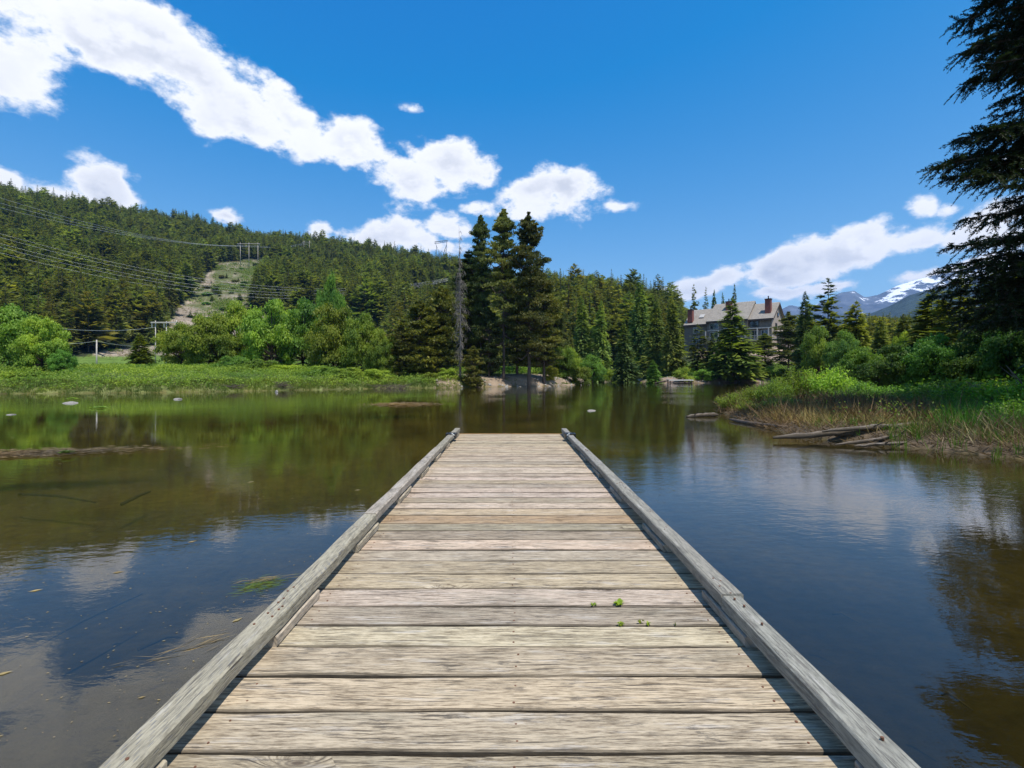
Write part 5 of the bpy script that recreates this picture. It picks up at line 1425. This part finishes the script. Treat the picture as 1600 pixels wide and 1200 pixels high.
def build_pylon():
    P = hit(690, 412, 300); Y = P[1] + 8; x, _ = at(690, Y); g = gz(x, Y); s = Y / FPX
    e = empty('transmission_tower', (x, Y, g), 0, 'steel lattice tower on the ridge left of the dead snag', 'pylon')
    def z(py): return CAMZ + (CY - py) * s - g
    def X(px): return (px - 690) * s
    L = MB()
    legs = [(682, 404, 682, 384), (682, 384, 680, 378), (697, 404, 698, 378), (684, 404, 690, 392), (697, 404, 691, 392), (682, 384, 690, 404), (698, 382, 690, 404)]
    for (a, b, c, d) in legs:
        for yy in (-1.2, 1.2): L.tube([(X(a), yy, z(b)), (X(c), yy, z(d))], .22, 4)
    for (a, b) in ((X(682), z(411)), (X(697), z(411))):
        L.tube([(a, 0, 0), (a, 0, z(402))], .3, 4)
    L.build('lattice', M['steel'], e)
    A = MB()
    for yy in (-1.2, 1.2):
        A.tube([(X(679), yy, z(378)), (X(700), yy, z(375.5))], .3, 4); A.tube([(X(679), yy, z(381)), (X(700), yy, z(377.5))], .22, 4)
        for k in range(7): A.tube([(X(679 + 3 * k), yy, z(380.5 - .5 * k)), (X(680.5 + 3 * k), yy, z(377.6 - .36 * k))], .15, 3)
    A.build('crossarm', M['steel'], e)


build_pylon()


def wire(a, b, sag, r, label, n=40):
    a = Vector(a); b = Vector(b); pts = []
    for i in range(n + 1):
        q = i / n; p = a.lerp(b, q); p.z -= sag * 4 * q * (1 - q); pts.append(tuple(p - a))
    o = MB().tube(pts, r, 4, False).build('power_line', M['wire']); o.location = a; tag(o, label, 'wire'); return o


def W(px, py, Y): return ((px - CX) / FPX * Y, Y, CAMZ + (CY - py) / FPX * Y)


Yp = P1[1]; Y2 = P2[1] - 6
for k, (ya, col, nm) in enumerate(((298, 375, 'uppermost'), (308, 389, 'second'), (317, 403, 'third'))):
    wire(W(-60, ya - 8, 230), W(col, 384, Yp), 7, .055, nm + ' of the three high wires crossing the hill to the three legged frame')
    wire(W(col, 384, Yp), W((475, 479, 484)[k], 380, Y2), 3, .045, ('left', 'middle', 'right')[k] + ' wire running from the three legged frame to the small frame')
for k, (ya, yb, yc, nm) in enumerate(((356, 412, 432.5, 'top'), (362, 415, 433.5, 'second'), (372, 421, 434.5, 'third'), (378, 424, 435.5, 'fourth'), (387, 430, 436.5, 'lowest'))):
    wire(W(-60, ya - 9, 200), W(700, yc + 2, 330), 15 + k * .35, .032, nm + ' wire of the long sagging bundle between hill and pine stand')
wire(W(40, 507, 110), W(243, 511, P3[1] - .5), 1.2, .03, 'low wire ending at the crossarm of the brown poles')
wire(W(60, 536, 98), W(151, 533, 99.8), .35, .022, 'short low wire reaching the single pole from the alders')
wire(W(151, 533, 100.2), W(243, 541, P3[1]), .5, .022, 'short low wire between the single pole and the brown poles')


# ------------------------------------------------------------------ the dock
def board_mesh(name, L, wd, th, seed, along='x', segs=22, wav=.0026, bev=.005):
    """a plank with softened, slightly waney edges"""
    rr = random.Random(seed); prof = [(-wd / 2 + bev, 0), (wd / 2 - bev, 0), (wd / 2, -bev), (wd / 2, -th + bev), (wd / 2 - bev, -th), (-wd / 2 + bev, -th), (-wd / 2, -th + bev), (-wd / 2, -bev)]
    # slow wander plus occasional nicks, separate for both edges
    ph = [rr.uniform(0, 6.28) for _ in range(6)]; cup = rr.uniform(-.0022, .0022); tw = rr.uniform(-.003, .003)
    v = []
    for i in range(segs + 1):
        q = i / segs; u = (q - .5) * L
        e1 = wav * (math.sin(q * 9 + ph[0]) + .7 * math.sin(q * 23 + ph[1])) + rr.uniform(-.0008, .0008); e2 = wav * (math.sin(q * 8 + ph[2]) + .7 * math.sin(q * 27 + ph[3])) + rr.uniform(-.0008, .0008)
        zz = tw * (q - .5) + .0012 * math.sin(q * 7 + ph[4])
        for (a, z) in prof:
            e = e1 if a < 0 else e2; aa = a + e
            z2 = z + zz + cup * (1 - (2 * a / wd) ** 2)
            v.append((u, aa, z2) if along == 'x' else (aa, u, z2))
    n = 8; f = []
    for i in range(segs):
        for j in range(n):
            a = i * n + j; b = i * n + (j + 1) % n; f.append((a, b, b + n, a + n) if along == 'y' else (a, a + n, b + n, b))
    me = bpy.data.meshes.new(name); me.from_pydata(v, [], f + [tuple(range(n)) if along == 'y' else tuple(reversed(range(n))), tuple(range(segs * n + n - 1, segs * n - 1, -1)) if along == 'y' else tuple(range(segs * n, segs * n + n))]); me.update()
    return me


def build_dock():
    e = empty('dock', (0, 4.0, 0), 0, 'weathered wooden dock with low side rails reaching into the lake', 'dock'); oy = 4.0
    DZ = .40
    B = [1.676, 1.868, 2.07, 2.25, 2.435, 2.635, 2.835, 3.034, 3.219, 3.424, 3.62, 3.793, 4.018, 4.22, 4.41]
    rr = random.Random(12)
    while B[-1] < 9.36: B.append(B[-1] + rr.uniform(.178, .204))
    B[-1] = 9.545
    while B[0] > -3.2: B.insert(0, B[0] - rr.uniform(.182, .200))
    screws = MB(); holes = []
    for i in range(len(B) - 1):
        y0, y1 = B[i], B[i + 1]; gap = rr.choice((.011, .013, .015, .019)); w = y1 - y0 - gap; L = 2.06 + rr.uniform(-.012, .012)
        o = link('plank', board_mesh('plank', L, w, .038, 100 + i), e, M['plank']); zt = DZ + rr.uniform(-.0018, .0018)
        if abs(y0 - 1.676) < .01: zt = DZ + .002
        if abs(y0 - 1.868) < .01: zt = DZ + .004
        o.location = (rr.uniform(-.008, .008), (y0 + y1) / 2 - oy, zt); o.rotation_euler = (0, 0, rr.uniform(-.0012, .0012))
        k = rr.uniform(.74, 1.12); c = (k, k * rr.uniform(.96, 1.0), k * rr.uniform(.88, .98))
        if abs(y0 - 3.793) < .01: c = (.86, .72, .56)
        if abs(y0 - 4.018) < .01: c = (.98, .90, .78)
        if abs(y0 - 2.635) < .01: c = (.86, .84, .72)
        if y0 > 7: c = tuple(q * .95 for q in (1, .97, .86))
        o.color = c + (1,)
        for sx in (-.895, 0.02, .895):
            for q in (.27, .74):
                x = sx + rr.uniform(-.012, .012); yy = y0 + w * q + rr.uniform(-.01, .01) - oy
                screws.tube([(x, yy, zt - .003), (x, yy, zt + .0012)], rr.uniform(.0035, .005), 7)
    s = screws.build('screws', M['rust'], e); s['kind'] = 'stuff'
    # framing under the boards
    for sx in (-.98, -.35, .35, .98): MB().box(sx - .019, sx + .019, -7.0, 5.49, .13, .355).build('joist', M['frame_wood'], e)
    for yy in (-6.0, -3.4, -.8, 1.8, 4.6):
        MB().box(-1.02, 1.02, yy, yy + .09, -.02, .127).build('beam', M['frame_wood'], e)
        for sx in (-.93, .93): MB().tube([(sx, yy + .045, -.9), (sx, yy + .045, -.022)], .075, 10).build('post', M['frame_wood'], e, True)
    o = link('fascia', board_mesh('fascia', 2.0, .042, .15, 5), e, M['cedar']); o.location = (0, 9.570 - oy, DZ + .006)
    # side rails of flat timbers on spacer blocks
    RT = .512; rails = {'rail_left': (-1, [(-3.2, 1.0), (1.003, 3.66), (3.62, 6.95), (6.953, 9.52)]), 'rail_right': (1, [(-3.2, 2.30), (2.303, 5.6), (5.603, 9.52)])}
    for nm, (sg, segs) in rails.items():
        for k, (a, b) in enumerate(segs):
            th = .064; me = board_mesh('rail', b - a, .094, th, 300 + k + (50 if sg > 0 else 0), 'y', 48, .0026, .007)
            o = link('rail', me, e, M[nm]); o.location = (sg * .991 + rr.uniform(-.003, .003), (a + b) / 2 - oy, RT + (.004 if k % 2 else -.002)); o.rotation_euler = (0, R(rr.uniform(-3, 3)), rr.uniform(-.0016, .0016))
            if nm == 'rail_left' and k == 2: o.location.z += .012
            o.color = (1, 1, 1, 1) if k % 2 == 0 else (.92, .9, .84, 1)
        blocks = [(-2.35, -1.9), (-1.2, -.75), (-.1, .35), (.95, 1.4), (2.06, 2.52), (3.17, 3.66), (4.37, 4.86), (5.45, 5.9), (6.5, 6.95), (7.55, 7.95), (8.95, 9.4)]
        for k, (a, b) in enumerate(blocks):
            me = board_mesh('spacer_block', b - a, .090, .044, 400 + k, 'y', 6, .001, .005)
            o = link('spacer_block', me, e, M[nm]); o.location = (sg * .986, (a + b) / 2 - oy, DZ + .0465); o.color = (1.05, 1.0, .9, 1)
        s = MB()
        for k in range(26 if sg > 0 else 18):
            yy = rr.choice((1.25, 2.30, 2.15, 2.42, 3.4, 3.62, 4.6, 5.65, 6.75, 7.8)) + rr.uniform(-.14, .14); x = sg * .991 + rr.uniform(-.028, .028)
            s.tube([(x, yy - oy, RT - .001), (x, yy - oy, RT + .0065)], .0048, 7)
        q = s.build('screws', M['rust'], e); q['kind'] = 'stuff'
        # black folded steel bracket near the end
        b = MB(); x0, x1 = sg * .991 - .085, sg * .991 + .085; ya, yb = 8.45 - oy, 8.66 - oy
        b.box(x0, x1, ya, yb, RT + .010, RT + .017); b.box(min(x0, x1), min(x0, x1) + .007, ya, yb, RT - .07, RT + .009); b.box(max(x0, x1) - .007, max(x0, x1), ya, yb, RT - .07, RT + .009)
        for bx in (-.05, .05): b.tube([(sg * .991 + bx, (ya + yb) / 2, RT + .017), (sg * .991 + bx, (ya + yb) / 2, RT + .028)], .012, 6)
        b.build('bracket', M['black_metal'], e)
        MB().tube([(sg * .93, 8.40 - oy, RT - .002), (sg * .955, 8.38 - oy, RT + .03), (sg * .945, 8.44 - oy, RT - .05)], .012, 6).build('rope_end', plain('white rope', (.6, .6, .57), .8, .2, 40) if 'rope' not in M else M['rope'], e)


build_dock()


def weed(px, py, s, n, label, seed):
    rr = random.Random(seed); Y = 1.1 * FPX / (py - CY); x = (px - CX) / FPX * Y
    e = empty('weed', (x, Y, .400), 0, label, 'weed'); v = []; f = []
    for i in range(n):
        a = rr.uniform(0, 6.28); l = s * rr.uniform(.5, 1.1); h = l * rr.uniform(.3, .9); w = l * .28
        d = Vector((math.cos(a), math.sin(a), 0)); sd_ = Vector((-d.y, d.x, 0)); k = len(v)
        v += [(0, 0, -.01), tuple(d * l * .45 + sd_ * w + Vector((0, 0, h * .8))), tuple(d * l + Vector((0, 0, h * .7))), tuple(d * l * .45 - sd_ * w + Vector((0, 0, h * .8)))]; f.append((k, k + 1, k + 2, k + 3))
    o = link('leaf', np_mesh('leaf', np.array(v), np.array(f)), e, M['leaf']); o.color = (1.5, 1.3, .8, 1)
    MB().tube([(0, 0, -.03), (0, 0, .01)], .002, 5).build('stem', M['leaf'], e)


weed(967, 945, .030, 26, 'brightest weed sprouting between two dock planks', 1)
weed(927, 946, .018, 12, 'small dark weed left of the brightest weed on the dock', 2)
weed(970, 977, .020, 12, 'flat weed below the brightest weed on the dock', 3)
weed(1000, 973, .022, 8, 'thin curled weed right of the flat weed on the dock', 4)
weed(1013, 976, .016, 8, 'tiny brownish weed at the right of the group on the dock', 5)
weed(1055, 976, .009, 6, 'lone tiny sprout nearest the right rail', 6)


# ------------------------------------------------------------------ the air
def build_haze():
    mb = MB().box(-7200, 7200, -7300, 7000, -60, 1080)
    o = link('haze', mb.mesh('haze')); m = bpy.data.materials.new('haze'); m.use_nodes = True; n = m.node_tree.nodes; n.clear()
    out = n.new('ShaderNodeOutputMaterial'); v = n.new('ShaderNodeVolumePrincipled'); v.inputs['Color'].default_value = (.20, .48, 1.0, 1); v.inputs['Density'].default_value = 0.000075
    v.inputs['Anisotropy'].default_value = 0.1
    m.node_tree.links.new(v.outputs[0], out.inputs['Volume']); o.data.materials.append(m); tag(o, 'thin blue air haze over the valley', kind='stuff')


build_haze()
